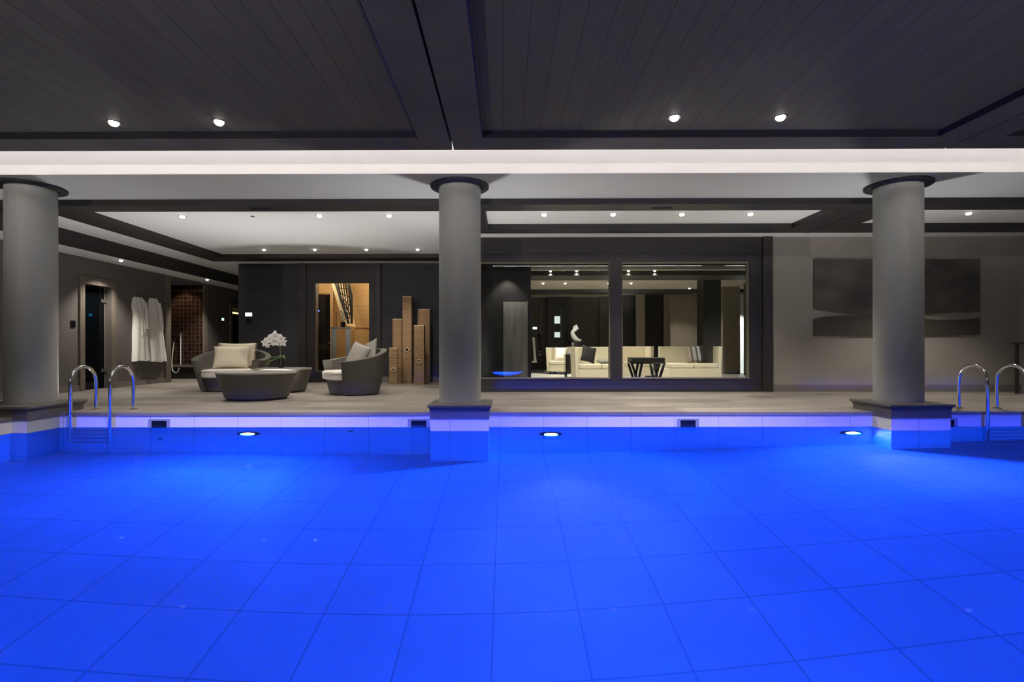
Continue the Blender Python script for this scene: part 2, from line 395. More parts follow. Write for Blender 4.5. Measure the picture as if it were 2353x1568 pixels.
# ------------------------------------------------------------------ pool-side ceiling (raft)
struct('ceiling', B((-9.6,RX+.2,-2.2,24,3.70,3.8)), 'cove', label='white upper ceiling of the cove')
struct('trim_1', B((-9.0,RX,6.70,7.81,ZS,3.70)), 'soffit', label='grey soffit over the column line')
struct('trim_2', B((-9.0,RX,6.685,6.70,ZS,3.70)), 'cove', label='white riser of the light cove')
ZR, ZP, RY = 3.05, 3.115, 5.92
bays = [(-9.0,-6.041), (-6.019,-.597), (-.575,4.855), (4.877,RX)]
for i, (a, b) in enumerate(bays):
    w = .325; w0 = w; z1 = ZR+.075
    fr = struct('trim_%d' % (3+i), B((a,b,RY-w,RY,ZR,z1), (a,b,-1.6,-1.6+w,ZR,z1), (a,a+w,-1.6+w,RY-w,ZR,z1), (b-w,b,-1.6+w,RY-w,ZR,z1)), 'frame_wood', label='grey timber frame of a ceiling bay', bevel=.003)
    struct('shadow_lining', B((a+w+.0005,b-w-.0005,RY-w-.012,RY-w-.0005,ZR+.004,z1), (a+w+.0005,a+w+.012,-1.27,RY-w-.012,ZR+.004,z1), (b-w-.012,b-w-.0005,-1.27,RY-w-.012,ZR+.004,z1)), 'black', parent=fr)
    struct('plank_panel', B((a+w+.012,b-w-.012,-1.27,RY-w-.012,ZP-.002,ZP+.02)), 'plank', parent=fr)
    if i: struct('gap_blocker', B((a-.03,a+.008,-1.6,RY-.06,z1+.0005,z1+.02)), 'black', parent=fr)  # black cover added above the gap to block cove light
ledo = obj('light_strip', B((-8.9,RX-.1,5.70,5.75,3.14,3.165)), 'led')
tag(ledo, 'long light strip hidden in the cove above the pool', 'light strip')

# ------------------------------------------------------------------ lounge-side ceilings
struct('ceiling', B((-6.6,-.95,8.17,12.36,ZS,ZS+.1), (-.32,5.04,8.17,9.41,ZS,ZS+.1), (6.0,RX,8.17,9.41,ZS,ZS+.1)), 'tray', label='white recessed ceiling trays')
struct('ceiling', B((-7.8,-7.07,8.17,18,2.97,3.07), (-7.07,-.75,12.86,FW,2.97,3.07), (-7.07,-6.7,FW,18,2.97,3.07), (-.75,RX,9.78,GW,2.985,3.07)), 'tray', label='white ceiling edge strips')
struct('ceiling', B((-8.5,-7.83,7.81,18,2.69,2.75)), 'tray', label='lowered white ceiling of the left aisle')
struct('trim_7', B((-9.0,RX,7.81,8.17,ZB,ZS-.0005)), 'beam', label='dark front beam under the soffit')
struct('trim_8', B((-7.07,-6.6,8.17,12.86,ZB,ZS+.1), (-6.6,-.95,12.36,12.86,ZB,ZS+.1), (-.95,-.75,8.17,12.86,ZB,ZS+.1), (-.75,-.32,8.17,9.78,ZB,ZS+.1)), 'beam', label='dark beams round the left ceiling tray')
struct('trim_9', B((-.32,5.04,9.41,9.78,ZB,ZS+.1), (5.04,6.0,8.17,9.78,ZB,ZS+.1), (6.0,RX,9.41,9.78,ZB,ZS+.1)), 'beam', label='dark beams round the middle and right ceiling trays')
struct('trim_10', B((-7.83,-7.8,8.17,18,2.68,3.05)), 'beam', label='dark drop beam along the left aisle')
struct('trim_11', B((5.515,5.525,8.17,9.78,ZB-.004,ZB)), 'black', label='joint line in the beam')
# thin lighter moulding on beams
def vent(x0, x1, y, label):
    t = thing('air_vent', label, 'air vent', ((x0+x1)/2, y, ZB-.0005), group='slot vents under the front beam')
    w = (x1-x0)/2
    obj('vent_frame', B((-w,w,-.05,-.042,-.006,0),(-w,w,.042,.05,-.006,0),(-w,-w+.01,-.042,.042,-.006,0),(w-.01,w,-.042,.042,-.006,0)), 'darkmetal', t)
    obj('slats', B(*[(-w+.011,w-.011,-.036+k*.016,-.030+k*.016,-.005,-.0005) for k in range(5)]), 'blackmat', t)
vent(XY(575,8.0), XY(622,8.0), 8.0, 'dark slot vent under the beam left of the middle column')
vent(XY(1497,8.0), XY(1545,8.0), 8.0, 'dark slot vent under the beam right of the middle column')

# ------------------------------------------------------------------ walls
# left wall with two openings and a shower niche
ya, yb_ = YL(190), YL(253); na, nb = YL(389), YL(465); da, db = YL(531), YL(568)
DT = 2.16
XO = XL-.25
struct('wall_left', B((XO,XL,-2.2,ya,0,3.7), (XO,XL,ya,yb_,DT,3.7), (XO,XL,yb_,na,0,3.7), (XO,XL,na,nb,2.62,3.7), (XO,XL,nb,da,0,3.7), (XO,XL,da,db,2.08,3.7), (XO,XL,db,18.2,0,3.7)), 'leftwall')
struct('wall_back', B((XO,-6.69,18.0,18.2,0,3.7)), 'charcoal', label='end wall of the left corridor')
struct('wall_right', B((RX,RX+.2,-2.2,24,0,3.7)), 'taupe')
struct('wall_front', B((-9.6,RX+.2,-2.4,-2.2,0,3.8)), 'leftwall', label='wall behind the viewpoint')
# shower niche
nx = -9.45; nf = nb-.03
struct('wall_niche', B((nx-.1,nx,na-.1,nb+.1,.001,2.72), (nx,XO-.001,na-.1,na,.001,2.72), (nx,XL-.003,nf,nb-.002,.40,2.62)), 'mosaic', label='brown mosaic walls of the shower niche')
struct('trim_12', B((nx+.001,XL-.003,nf-.06,nb-.002,.33,.399)), 'casing', label='tan ledge in the shower niche')
struct('trim_13', B((nx+.001,XL-.003,nf-.01,nb-.002,.001,.329)), 'espresso', label='dark base of the shower niche')
struct('trim_14', B((nx+.001,XL-.003,nf-.02,nf-.001,2.44,2.485)), mat('copper_rail', (.42,.25,.08), .35, metal=.7), label='copper coloured band in the niche')
def casing(n, a, b, top, w=.125, head=True, side=2):
    bxs = [(XL+.0005,XL+.03,a-w,a,0,top), (XL+.0005,XL+.03,b,b+w,0,top)]
    if head:
        bxs += [(XL+.0005,XL+.032,a-w,b+w,top,top+.11), (XL+.0005,XL+.05,a-w-.04,b+w+.04,top+.11,top+.14)]
    return struct('trim_%d' % n, B(*bxs), 'casing', bevel=.004, label='taupe timber casing on the left wall')
casing(15, ya, yb_, DT)
casing(16, na, nb, 2.685, w=.2, head=False)
casing(17, da, db, 2.08)
# door reveal linings and smoked glass door 1
d1 = sempty('door_1', (XL-.12, ya, 0), 'dark glass steam room door')
L = yb_-ya
obj('door_pane', B((-.006,.006,.02,L-.05,.012,DT-.02)), 'glassdark', d1)
h = obj('door_handle', B((.02,.035,.06,.075,.95,1.35)), 'steel', d1, bevel=.004)
bm = bmesh.new(); tube(bm, [(.007,.067,1.0),(.02,.067,1.0)], .006, 8); tube(bm, [(.007,.067,1.3),(.02,.067,1.3)], .006, 8); obj('handle_stud', bm, 'steel', h)
obj('door_edge', B((-.012,.012,L-.047,L-.02,.012,DT-.02)), 'skirt', d1)
for z in (1.83,.35): obj('hinge', B((.0065,.03,L-.16,L-.005,z,z+.07)), 'chrome', d1, bevel=.003)
obj('display_reflection', B((.0062,.009,YL(214)-ya,YL(222)-ya,ZY(726,YL(218)),ZY(719,YL(218)))), 'dim_blue', d1)  # screen reflection painted as a glowing patch on the pane
# far corridor door
d2 = sempty('door_2', (XL-.1, da, 0), 'dark door at the end of the corridor')
obj('door_leaf', B((-.02,.02,.01,db-da-.01,.01,1.93)), 'blackgloss', d2)
obj('door_light', B((-.02,.03,.01,db-da-.01,1.95,1.99)), 'ledwarm', d2)
obj('transom_panel', B((-.02,.02,.01,db-da-.01,2.0,2.075)), 'casing', d2)
struct('baseboard_left', B((XL,XL+.018,-2.2,ya-.13,0,.12), (XL,XL+.018,yb_+.13,na-.21,0,.12), (XL,XL+.018,nb+.21,da-.13,0,.12), (XL,XL+.018,db+.13,18,0,.12)), 'skirt')

# far charcoal wall with hall window
wx0, wx1, wz0, wz1 = XY(724.5,FW), XY(848.6,FW), ZY(853.4,FW), ZY(648.8,FW)
struct('wall_far', B((-6.69,wx0,FW,FW+.2,0,ZS), (wx0,wx1,FW,FW+.2,0,wz0), (wx0,wx1,FW,FW+.2,wz1,ZS), (wx1,-.7,FW,FW+.2,0,ZS), (-6.69,-6.49,FW+.2,18,0,ZS)), 'charcoal')
px0, px1 = XY(705,FW), XY(862,FW)
struct('trim_18', B((px0,wx0,FW-.03,FW-.0005,0,2.965), (wx1,px1,FW-.03,FW-.0005,0,2.965), (wx0,wx1,FW-.03,FW-.0005,wz1,2.965), (wx0,wx1,FW-.03,FW-.0005,0,wz0)), 'espresso', label='dark wood surround of the hall window')
struct('trim_19', B((XY(688,FW),px0-.002,FW-.07,FW-.0005,0,2.965)), 'espresso2', bevel=.006, label='dark pilaster left of the hall window')
struct('trim_20', B((px1+.002,XY(876,FW),FW-.07,FW-.0005,0,2.965)), 'espresso2', bevel=.006, label='dark pilaster right of the hall window')
struct('trim_21', B((XY(551,FW),XY(684,FW),FW-.015,FW-.0005,.13,.15), (XY(551,FW),XY(684,FW),FW-.02,FW-.0005,2.88,2.965), (XY(880,FW),-.8,FW-.02,FW-.0005,2.88,2.965)), 'espresso', label='panel mouldings on the far wall')
struct('baseboard_far', B((-6.69,XY(688,FW)-.002,FW-.02,FW-.0005,0,.13), (XY(876,FW)+.002,-.75,FW-.02,FW-.0005,0,.13)), 'skirt')
w3 = sempty('window_1', ((wx0+wx1)/2, FW+.02, 0), 'hall window in the far wall')
hw = (wx1-wx0)/2
obj('pane', B((-hw+.012,hw-.012,.05,.058,wz0+.012,wz1-.012)), 'glass', w3)
obj('window_frame', B((-hw+.0005,-hw+.012,-.01,.09,wz0,wz1),(hw-.012,hw-.0005,-.01,.09,wz0,wz1),(-hw+.012,hw-.012,-.01,.09,wz0+.0005,wz0+.012),(-hw+.012,hw-.012,-.01,.09,wz1-.012,wz1-.0005)), 'casing', w3)

# glazed wall
g = lambda px: XY(px,GW)
zs0, zs1 = ZY(871,GW), ZY(602,GW)
xs = [g(1103), g(1403), g(1429), g(1722), g(1750), g(1772)]
struct('wall_glazed', B((-.75,xs[0],GW,GW+.18,0,2.985), (xs[0],xs[1],GW,GW+.18,0,zs0), (xs[0],xs[1],GW,GW+.18,zs1,2.985), (xs[1],xs[2],GW,GW+.18,0,2.985), (xs[2],xs[3],GW,GW+.18,0,zs0), (xs[2],xs[3],GW,GW+.18,zs1,2.985), (xs[3],xs[4],GW,GW+.18,0,2.985), (-.75,-.60,GW+.18,FW+.2,0,3.04)), 'espresso', label='espresso wood wall around the lounge windows')
struct('trim_22', B((xs[4]+.001,xs[5],GW-.06,GW+.12,0,2.985)), 'espresso2', bevel=.006, label='dark pilaster right of the lounge windows')
struct('trim_23', B((-.75,xs[4],GW-.02,GW-.0005,2.55+.14,2.985), (-.75,xs[4],GW-.02,GW-.0005,0,.11)), 'espresso2', bevel=.004, label='dark fascia and kickboard of the lounge windows')
struct('wall_right_back', B((xs[5]+.001,RX,GW,GW+.2,0,2.985)), 'taupe', label='taupe wall behind the right column')
struct('baseboard_right', B((xs[5]+.002,RX,GW-.03,GW-.0005,0,.115), (xs[5]+.002,RX,GW-.022,GW-.0005,.115,.13)), 'skirt')
for i, (a, b) in enumerate(((xs[0],xs[1]),(xs[2],xs[3]))):
    w = sempty('window_%d' % (i+2), ((a+b)/2, GW+.03, 0), ('left','right')[i]+' lounge window'); h = (b-a)/2
    obj('pane', B((-h+.02,h-.02,.05,.062,zs0+.02,zs1-.02)), 'glass', w)
    obj('window_frame', B((-h+.0005,-h+.02,.0,.10,zs0+.0005,zs1-.0005),(h-.02,h-.0005,.0,.10,zs0+.0005,zs1-.0005),(-h+.02,h-.02,.0,.10,zs0+.0005,zs0+.02),(-h+.02,h-.02,.0,.10,zs1-.02,zs1-.0005)), 'casing', w)
    obj('window_sill', B((-h+.001,h-.001,-.05,.0,zs0+.0005,zs0+.012)), 'skirt', w)

# ------------------------------------------------------------------ downlights
def make_downlight(lens_mat, r=.055):
    t = thing('downlight', 'x', 'downlight')
    bm = bmesh.new(); lathe(bm, [(r*.72,-.001),(r,-.001),(r*.98,-.006),(r*.76,-.004)], 32, close=False); obj('ring', bm, 'steel', t, smooth=True)
    bm = bmesh.new(); lathe(bm, [(.0005,-.0012),(r*.7,-.0012),(r*.66,-.018),(r*.45,-.032),(.0005,-.038)], 24); obj('lens', bm, lens_mat, t, smooth=True)
    return t
protoA = make_downlight('lens', .064); protoB = make_downlight('lens_small', .05); usedA = [0]; usedB = [0]
def downlight(x, y, z, label, group, energy=40, small=False, spot=105, color=(1,.91,.80), blend=.7, soft=.03):
    pr, us = (protoB, usedB) if small else (protoA, usedA)
    t = pr if not us[0] else dup(pr); 
    if us[0] == 0: us[0] = 1; 
    t.location = (x,y,z); t['label'] = label; t['group'] = group
    for c in list(t.children):
        if c.type == 'LIGHT': bpy.data.objects.remove(c)
    pend.append((t, energy, color, spot, blend, soft)); return t
pend = []
YR = (ZP-.002-CH)*F/(HY-272)
G0 = 'downlights in the dark panelled ceiling over the pool'
ordn = ['first','second','third','fourth','fifth']
for k, (px, py) in enumerate(((260,279),(503,278),(1550,271),(1793,271))):
    y = (ZP-.002-CH)*F/(HY-py); downlight(XY(px,y), y, ZP-.002, 'bright downlight in the dark panelled pool ceiling, %s from the left' % ordn[k], G0, 120)
for k, x in enumerate((-3.4,2.15,7.4)):
    pend.append((None, (x, 2.2, ZP-.03), 170))  # unseen spots added over the near pool, no fixture
G1 = 'front row downlights in the white ceiling trays'
for k, (px, py) in enumerate(((418,495),(734,494),(894,494))):
    y = (ZS-CH)*F/(HY-py); downlight(XY(px,y), y, ZS, 'downlight in the front row of the left white tray, %s from left' % ordn[k], G1, 58)
for k, px in enumerate((1251,1409,1567,1724)):
    y = (ZS-CH)*F/(HY-492.5); downlight(XY(px,y), y, ZS, 'downlight in the narrow middle white tray, %s from left' % ordn[k], G1, 75)
y = (ZS-CH)*F/(HY-492); downlight(XY(2223,y), y, ZS, 'downlight in the right white tray beyond the right column', G1, 90)
G2 = 'back row downlights in the left ceiling tray'
for k, px in enumerate((606,723,842,960)):
    y = (ZS-CH)*F/(HY-572.5); downlight(XY(px,y), y, ZS, 'small downlight in the back row of the left tray, %s from left' % ordn[k], G2, 32, small=True)
for px, py, w in ((276,596,'nearer the glass door'),(475,641,'nearer the shower niche')):
    y = (2.69-CH)*F/(HY-py); downlight(XY(px,y), y, 2.69, 'small downlight in the left aisle ceiling, '+w, 'downlights of the left aisle', 80, small=True)
# tray sensors
tag(obj('smoke_detector', B((-.03,.03,-.03,.03,-.012,-.0005)), 'greyfab', loc=(XY(580,8.82),8.82,ZS), bevel=.008), 'small grey sensor in the left white tray between two downlights', 'sensor')

# ------------------------------------------------------------------ wall displays and switches
def wall_plate(name, label, cat, loc, w, h, m, facing='y', bez='blackmat'):
    t = thing(name, label, cat, loc)
    if facing == 'y':
        obj('bezel', B((-w/2-.012,w/2+.012,-.012,-.0005,-h/2-.012,h/2+.012)), bez, t, bevel=.002)
        obj('screen' if m not in ('blackgloss','black') else 'button', B((-w/2,w/2,-.015,-.0122,-h/2,h/2)), m, t)
    else:
        obj('bezel', B((.0005,.012,-w/2-.012,w/2+.012,-h/2-.012,h/2+.012)), bez, t, bevel=.002)
        obj('screen' if m not in ('blackgloss','black') else 'button', B((.0122,.015,-w/2,w/2,-h/2,h/2)), m, t)
    return t
wall_plate('control_display', 'small glowing white control screen on the charcoal wall', 'display', P(571,722,FW), .17, .09, 'screen_w')
wall_plate('light_switch', 'black switch plate under the glowing screen', 'switch', P(571,737,FW), .11, .11, 'blackgloss')
wall_plate('thermostat', 'small mint-lit thermostat on the left wall past the shower', 'thermostat', (XL, YL(510), ZY(733,YL(510))), .13, .08, 'screen_g', 'x')
wall_plate('light_switch', 'dark switch plate on the wall left of the glass door', 'switch', (XL, YL(164.5), ZY(743,YL(164.5))), .09, .11, 'blackgloss', 'x')

# ------------------------------------------------------------------ bathrobes
def robe(prof, label, seed):
    rnd = random.Random(seed)
    ys = [YL(a) for (_,a,_) in prof]; 
    yc = sum((YL(a)+YL(b))/2 for (_,a,b) in prof)/len(prof)
    t = thing('bathrobe', label, 'bathrobe', (XL, yc, 0), group='white bathrobes on the left wall')
    rows = []; n = 36; bm = bmesh.new(); N = 44
    ztop = prof[0][0]; zbot = prof[-1][0]
    ph = [rnd.uniform(0,6.28) for _ in range(5)]
    for i in range(N+1):
        z = ztop+(zbot-ztop)*i/N
        for (za,a0,b0),(zb,a1,b1) in zip(prof, prof[1:]):
            if zb <= z+1e-6:
                u = (za-z)/(za-zb); a = YL(a0+(a1-a0)*u); b = YL(b0+(b1-b0)*u); break
        low = i/N; row = []
        for k in range(n):
            ang = 2*PI*k/n; yy = (a+b)/2+(b-a)/2*math.cos(ang); d = math.sin(ang)
            v = math.cos(ang)
            fold = .5+.5*math.sin(v*9+ph[0]+.8*math.sin(low*4+ph[1]))*.8
            dep = (.035+.06*min(1,low*2.2)) + (.006+.03*low)*fold*(1 if d > 0 else 0)
            if d > 0 and abs(v+.05+.25*(low-.25)) < .05 and low < .45: dep -= .02
            row.append(bm.verts.new((.005+max(0,d)**.6*dep, yy+ .012*low*math.sin(v*14+ph[2]), z+ (.012*math.sin(v*5+ph[3]) if i == N else 0))))
        rows.append(row)
    grid_faces(bm, rows, True); bm.faces.new(rows[0][::-1]); bm.faces.new(rows[-1])
    for f in bm.faces[:]: pass
    ob = obj('robe_body', bm, 'robe', t, loc=(0,-yc,0), smooth=True)
    zb = .38*ztop+.62*zbot+ .25
    zbelt = ztop-.36*(ztop-zbot)
    ab = YL(prof[2][1]); bb = YL(prof[2][2])
    # collar lapels
    bm = bmesh.new()
    m_ = (ab+bb)/2
    for s in (-1,1):
        tube(bm, [(.045,m_+s*.05,ztop-.0),(.068,m_+s*.085,ztop-.10),(.082,m_+s*.06,ztop-.25),(.095,m_+s*.01,ztop-.42)], .018, 8)
    obj('collar', bm, 'robe', t, loc=(0,-yc,0), smooth=True)
    # belt
    zq = ztop-.40; a = YL(prof[3][1]); b = YL(prof[3][2])
    bm = bmesh.new(); tube(bm, [(.03,a+.02,zq),(.085,a+(b-a)*.25,zq-.015),(.10,(a+b)/2,zq-.02),(.10,a+(b-a)*.75,zq-.01),(.03,b-.02,zq)], .014, 8)
    tube(bm, [(.106,(a+b)/2,zq-.02),(.112,(a+b)/2-.03,zq-.2),(.118,(a+b)/2-.025,zq-.48)], .010, 8)
    tube(bm, [(.106,(a+b)/2,zq-.02),(.112,(a+b)/2+.05,zq-.18),(.118,(a+b)/2+.06,zq-.40)], .010, 8)
    obj('belt', bm, 'robe', t, loc=(0,-yc,0), smooth=True)
    # sleeve hanging along one side
    bm = bmesh.new(); tube(bm, [(.06,b-.06,ztop-.1),(.085,b-.06,ztop-.35),(.09,b-.055,ztop-.6),(.09,b-.05,ztop-.72)], .05, 12, radii=[.035,.05,.055,.058])
    obj('sleeve', bm, 'robe', t, loc=(0,-yc,0), smooth=True)
    bm = bmesh.new(); tube(bm, [(.0005,m_,ztop+.06),(.03,m_,ztop+.06),(.035,m_,ztop+.085)], .008, 8)
    tube(bm, [(.03,m_-.04,ztop-.01),(.03,m_,ztop+.055),(.03,m_+.04,ztop-.01)], .004, 6)
    obj('hook', bm, 'darkmetal', t, loc=(0,-yc,0))
zr = lambda px, py: ZY(py, YL(px))
robe([(2.03,304,320),(1.97,301,331),(1.80,299,331),(1.62,302,329),(1.40,301,331),(1.15,300,332),(.85,300,333.5),(.565,299,337)], 'white bathrobe hanging on the left, nearer the glass door', 3)
robe([(2.05,341,358),(2.0,338.5,360.5),(1.82,337,361.5),(1.62,336.5,362),(1.40,337,366),(1.18,337.5,369),(.85,339,373),(.53,341,377)], 'white bathrobe hanging on the right, nearer the shower niche', 9)

# ------------------------------------------------------------------ shower fittings
t = thing('shower_set', 'chrome shower rail and hose in the brown mosaic niche', 'shower', (XY(404,nf), nf, 0))
sx_ = lambda px: XY(px,nf)-XY(404,nf)
q = (na+nb)/2
bm = bmesh.new(); tube(bm, [(sx_(416),-.05,ZY(838,nf)),(sx_(416),-.05,ZY(764,nf))], .014, 10); obj('rail', bm, 'petal', t, smooth=True)
bm = bmesh.new(); tube(bm, [(sx_(416),-.075,ZY(762,nf)),(sx_(415.5),-.08,ZY(776,nf))], .022, 10); obj('hand_shower', bm, 'chrome', t, smooth=True)
for z in (ZY(768,nf),ZY(834,nf)): bm = bmesh.new(); tube(bm, [(sx_(416),-.001,z),(sx_(416),-.05,z)], .012, 8); obj('wall_bracket', bm, 'chrome', t, smooth=True)
hp = [(sx_(a+4),-.05-.01*k,ZY(b,nf)) for k,(a,b) in enumerate(((397,786),(394.5,805),(393,828),(393.5,845),(397,853),(403,856),(409,853),(412,845)))]
bm = bmesh.new(); tube(bm, hp, .013, 8); obj('hose', bm, 'petal', t, smooth=True)
for z in (ZY(766,nf),ZY(785,nf)):
    bm = bmesh.new(); tube(bm, [(sx_(400),-.001,z),(sx_(400),-.05,z)], .038, 16); tube(bm, [(sx_(395),-.055,z),(sx_(406),-.055,z)], .012, 8); obj('valve', bm, 'chrome', t, smooth=True)
light('niche_lamp', 'SPOT', (XL-.45, nf-.45, 2.6), 20, (1,.75,.5), rot=(math.radians(20),0,0), size=.03, spot=math.radians(100))

# ------------------------------------------------------------------ timber posts
def post(x0, x1, ytop, ybase, rot, label, hole=None, kind='o'):
    Y = CH*F/(ybase-HY); w = (x1-x0)/F*Y; cx = XY((x0+x1)/2, Y)
    s = w/(abs(math.cos(rot))+abs(math.sin(rot))); z = ZY(ytop, Y)
    Yc = Y+s/2
    t = thing('timber_post', label, 'timber post', (cx, Yc, 0), rot, group='rough timber posts by the far wall')
    bm = B((-s/2,s/2,-s/2,s/2,.001,z-.018)); obj('trunk', bm, 'timber', t, bevel=.006)
    obj('cut_top', B((-s/2+.002,s/2-.002,-s/2+.002,s/2-.002,z-.0175,z)), 'timberlight', t, bevel=.003)
    if hole:
        hz = ZY(hole[1], Y)
        bm = bmesh.new(); lathe(bm, [(.034,0),(.052,0),(.050,.012),(.036,.012)], 24, close=False)
        h = obj('bored_hole', bm, 'timberlight', t, loc=(0,-s/2-.0005,hz), smooth=True); h.rotation_euler = (PI/2,0,0)
        bm = bmesh.new(); lathe(bm, [(.0005,0),(.033,0),(.033,.003),(.0005,.003)], 20)
        h2 = obj('hole_shadow', bm, 'black' if kind == 'o' else 'timber', h, loc=(0,0,0))
post(892,912.5,799,882.8, .10, 'shortest rough timber post, front left of the group', (902.6,849.6), 'x')
post(897,923.5,732.5,880.3, .35, 'mid-height timber post at the back left, no hole')
post(924.7,945.2,680.4,880.8, .0, 'tallest rough timber post with a dark round hole', (935.6,803.7))
post(951,974,747.4,884.5, .0, 'timber post with a low round hole, front right of the group', (963,830), 'x')
post(957,986.5,710,881.2, .6, 'second tallest timber post, at the back right')

# ------------------------------------------------------------------ wall art
GA = GW-.001
up = [(1870,597),(2250,598),(2251,719)]
bm = bmesh.new(); Ya = GW-.05
curve_up = [(2250,719),(2225,720.5),(2190,720),(2155,722),(2120,724.5),(2080,726),(2040,726.5),(2000,725),(1960,723.5),(1920,720),(1890,715.5),(1870,712)]
poly = [(XY(a,Ya), ZY(b,Ya)) for a,b in [(1870,597),(2250,598)]+curve_up]
prism(bm, poly, 'y', Ya, GA)
t = thing('wall_art', 'large dark textured relief in two pieces on the taupe wall', 'wall art', (0,0,0)); t.location = (XY(2060,Ya), Ya, 1.8)
mvv = lambda o: setattr(o, 'location', (-t.location[0], -t.location[1], -t.location[2]))
o = obj('upper_relief', bm, 'art', t, bevel=.01); mvv(o)
curve_lo = [(1870,735),(1900,730.5),(1940,728.5),(1980,728),(2020,728.2),(2060,729),(2090,731),(2120,734),(2150,736.5),(2190,737.5),(2225,735.5),(2250,732.5)]
poly = [(XY(a,Ya), ZY(b,Ya)) for a,b in curve_lo+[(2250,771),(1870,773)]]
bm = bmesh.new(); prism(bm, poly, 'y', Ya, GA); o = obj('lower_relief', bm, 'art2', t, bevel=.008); mvv(o)

# ------------------------------------------------------------------ pillows
def pillow_bm(w, h, th, pinch=.07, n=18):
    bm = bmesh.new(); rows_f = []; rows_b = []
    for side in (1,-1):
        rows = []
        for i in range(n+1):
            v = -1+2*i/n; row = []
            for k in range(n+1):
                u = -1+2*k/n
                x = w/2*u*(1-pinch*(1-v*v)); z = h/2*v*(1-pinch*(1-u*u))
                y = side*th/2*((1-u**4)*(1-v**4))**.55
                row.append(bm.verts.new((x,y,z)))
            rows.append(row)
        grid_faces(bm, rows)
    bmesh.ops.remove_doubles(bm, verts=bm.verts[:], dist=.0008)
    return bm
def pillow(name, label, loc, rot, w, h, th, m, fringe=None, group=None, cat='cushion', extra=None):
    bm = pillow_bm(w,h,th)
    root = obj(name, bm, m, smooth=True); root.location = loc; root.rotation_euler = rot
    tag(root, label, cat, group)
    if fringe:
        for s in fringe:
            bm = bmesh.new(); rnd = random.Random(5)
            for k in range(16):
                z = -h/2*.93+h*.93*k/15; x = s*w/2*(1-.07*(1-(2*z/h)**2))
                tube(bm, [(x-s*.008,0,z),(x+s*.012,rnd.uniform(-.006,.006),z+rnd.uniform(-.01,.01)),(x+s*.024,rnd.uniform(-.01,.01),z-.012)], .005, 5)
            obj('ruffle', bm, m, root)
    if extra:
        bm = bmesh.new()
        bm2 = pillow_bm(w*1.0, h*1.0, th+.006)
    return root

# ------------------------------------------------------------------ tub chairs
def shell_bm(a, b, th, phimax, zback, zarm):
    bm = bmesh.new(); rows = []; N = 56
    for i in range(N+1):
        ph = -phimax+2*phimax*i/N; u = abs(ph)/phimax
        top = zarm+(zback-zarm)*(.5+.5*math.cos(PI*min(1,u*1.05)))**.85
        tk = th*(1+.85*max(0,(u-.62)/.38)**1.5)
        def pt(sc, z, off):
            # superellipse footprint
            c, s = math.cos(ph), math.sin(ph); e = .86
            x = (a*sc-off)*math.copysign(abs(s)**e, s); y = (b*sc-off)*math.copysign(abs(c)**e, c)
            return (x, y, z)
        K = 7; row = []
        for k in range(K+1):      # outer, bottom to top
            q = k/K; sc = .77+.23*q**.9; row.append(bm.verts.new(pt(sc, .015+(top-.015)*q, 0)))
        row.append(bm.verts.new(pt(1.0, top+.008, .018)))
        row.append(bm.verts.new(pt(1.0, top+.006, tk-.018)))
        for k in range(K, -1, -1): # inner, top to seat
            q = k/K; sc = .77+.23*q**.9; row.append(bm.verts.new(pt(sc, .015+(top-.015)*q, tk)))
        rows.append(row)
    grid_faces(bm, rows, True); bm.faces.new(rows[0]); bm.faces.new(rows[-1][::-1])
    return bm
def tub_chair(loc, rz, label, cushion_m):
    t = thing('tub_chair', label, 'armchair', loc, rz, group='woven tub chairs round the low tables')
    a, b = .72, .60
    obj('shell', shell_bm(a,b,.11,math.radians(128),.84,.615), 'wicker', t, smooth=True, bevel=.008)
    # lower body between arms
    bm = bmesh.new(); rows = []
    for z, s in ((.015,.76),(.15,.80),(.27,.84)):
        row = []
        for k in range(40):
            an = 2*PI*k/40; c, sn = math.cos(an), math.sin(an)
            x = (a*s-.115)*math.copysign(abs(c)**.7, c); y = (b*s-.115)*math.copysign(abs(sn)**.7, sn)-.035
            row.append(bm.verts.new((x,y,z)))
        rows.append(row)
    grid_faces(bm, rows, True); bm.faces.new(rows[0][::-1]); bm.faces.new(rows[-1])
    obj('seat_base', bm, 'wicker', t, smooth=True)
    bm = bmesh.new(); rows = []
    for z, s in ((.275,.95),(.29,1.0),(.40,1.01),(.425,.985),(.436,.9),(.44,.5)):
        row = []
        for k in range(48):
            an = 2*PI*k/48; c, sn = math.cos(an), math.sin(an)
            x = (a*.86-.115)*s*math.copysign(abs(c)**.55, c); y = (b*.88-.10)*s*math.copysign(abs(sn)**.55, sn)-.06
            row.append(bm.verts.new((x,y,z)))
        rows.append(row)
    grid_faces(bm, rows, True); bm.faces.new(rows[0][::-1]); bm.faces.new(rows[-1])
    cu = obj('seat_cushion', bm, cushion_m, t, smooth=True)
    bm = bmesh.new(); pts = []
    for k in range(49):
        an = 2*PI*k/48; c, sn = math.cos(an), math.sin(an)
        pts.append(((a*.86-.115)*1.012*math.copysign(abs(c)**.55, c), (b*.88-.10)*1.012*math.copysign(abs(sn)**.55, sn)-.06, .40))
    tube(bm, pts, .006, 6, caps=False); obj('piping', bm, cushion_m, cu, smooth=True)
    return t
c1 = Vector((XY(531,10.75), 10.78, 0)); r1 = math.radians(14)
tub_chair(c1, r1, 'woven tub chair on the left with cream cushions, facing the pool', 'offwhite')
def rel(c, r, x, y, z): return (c.x+x*math.cos(r)-y*math.sin(r), c.y+x*math.sin(r)+y*math.cos(r), z)
pillow('cushion', 'cream ruffled cushion in front on the left tub chair', rel(c1,r1,-.02,-.02,.675), (math.radians(-15),0,r1-.02), .66,.46,.14,'cream', fringe=(1,), group='cushions on the left tub chair')
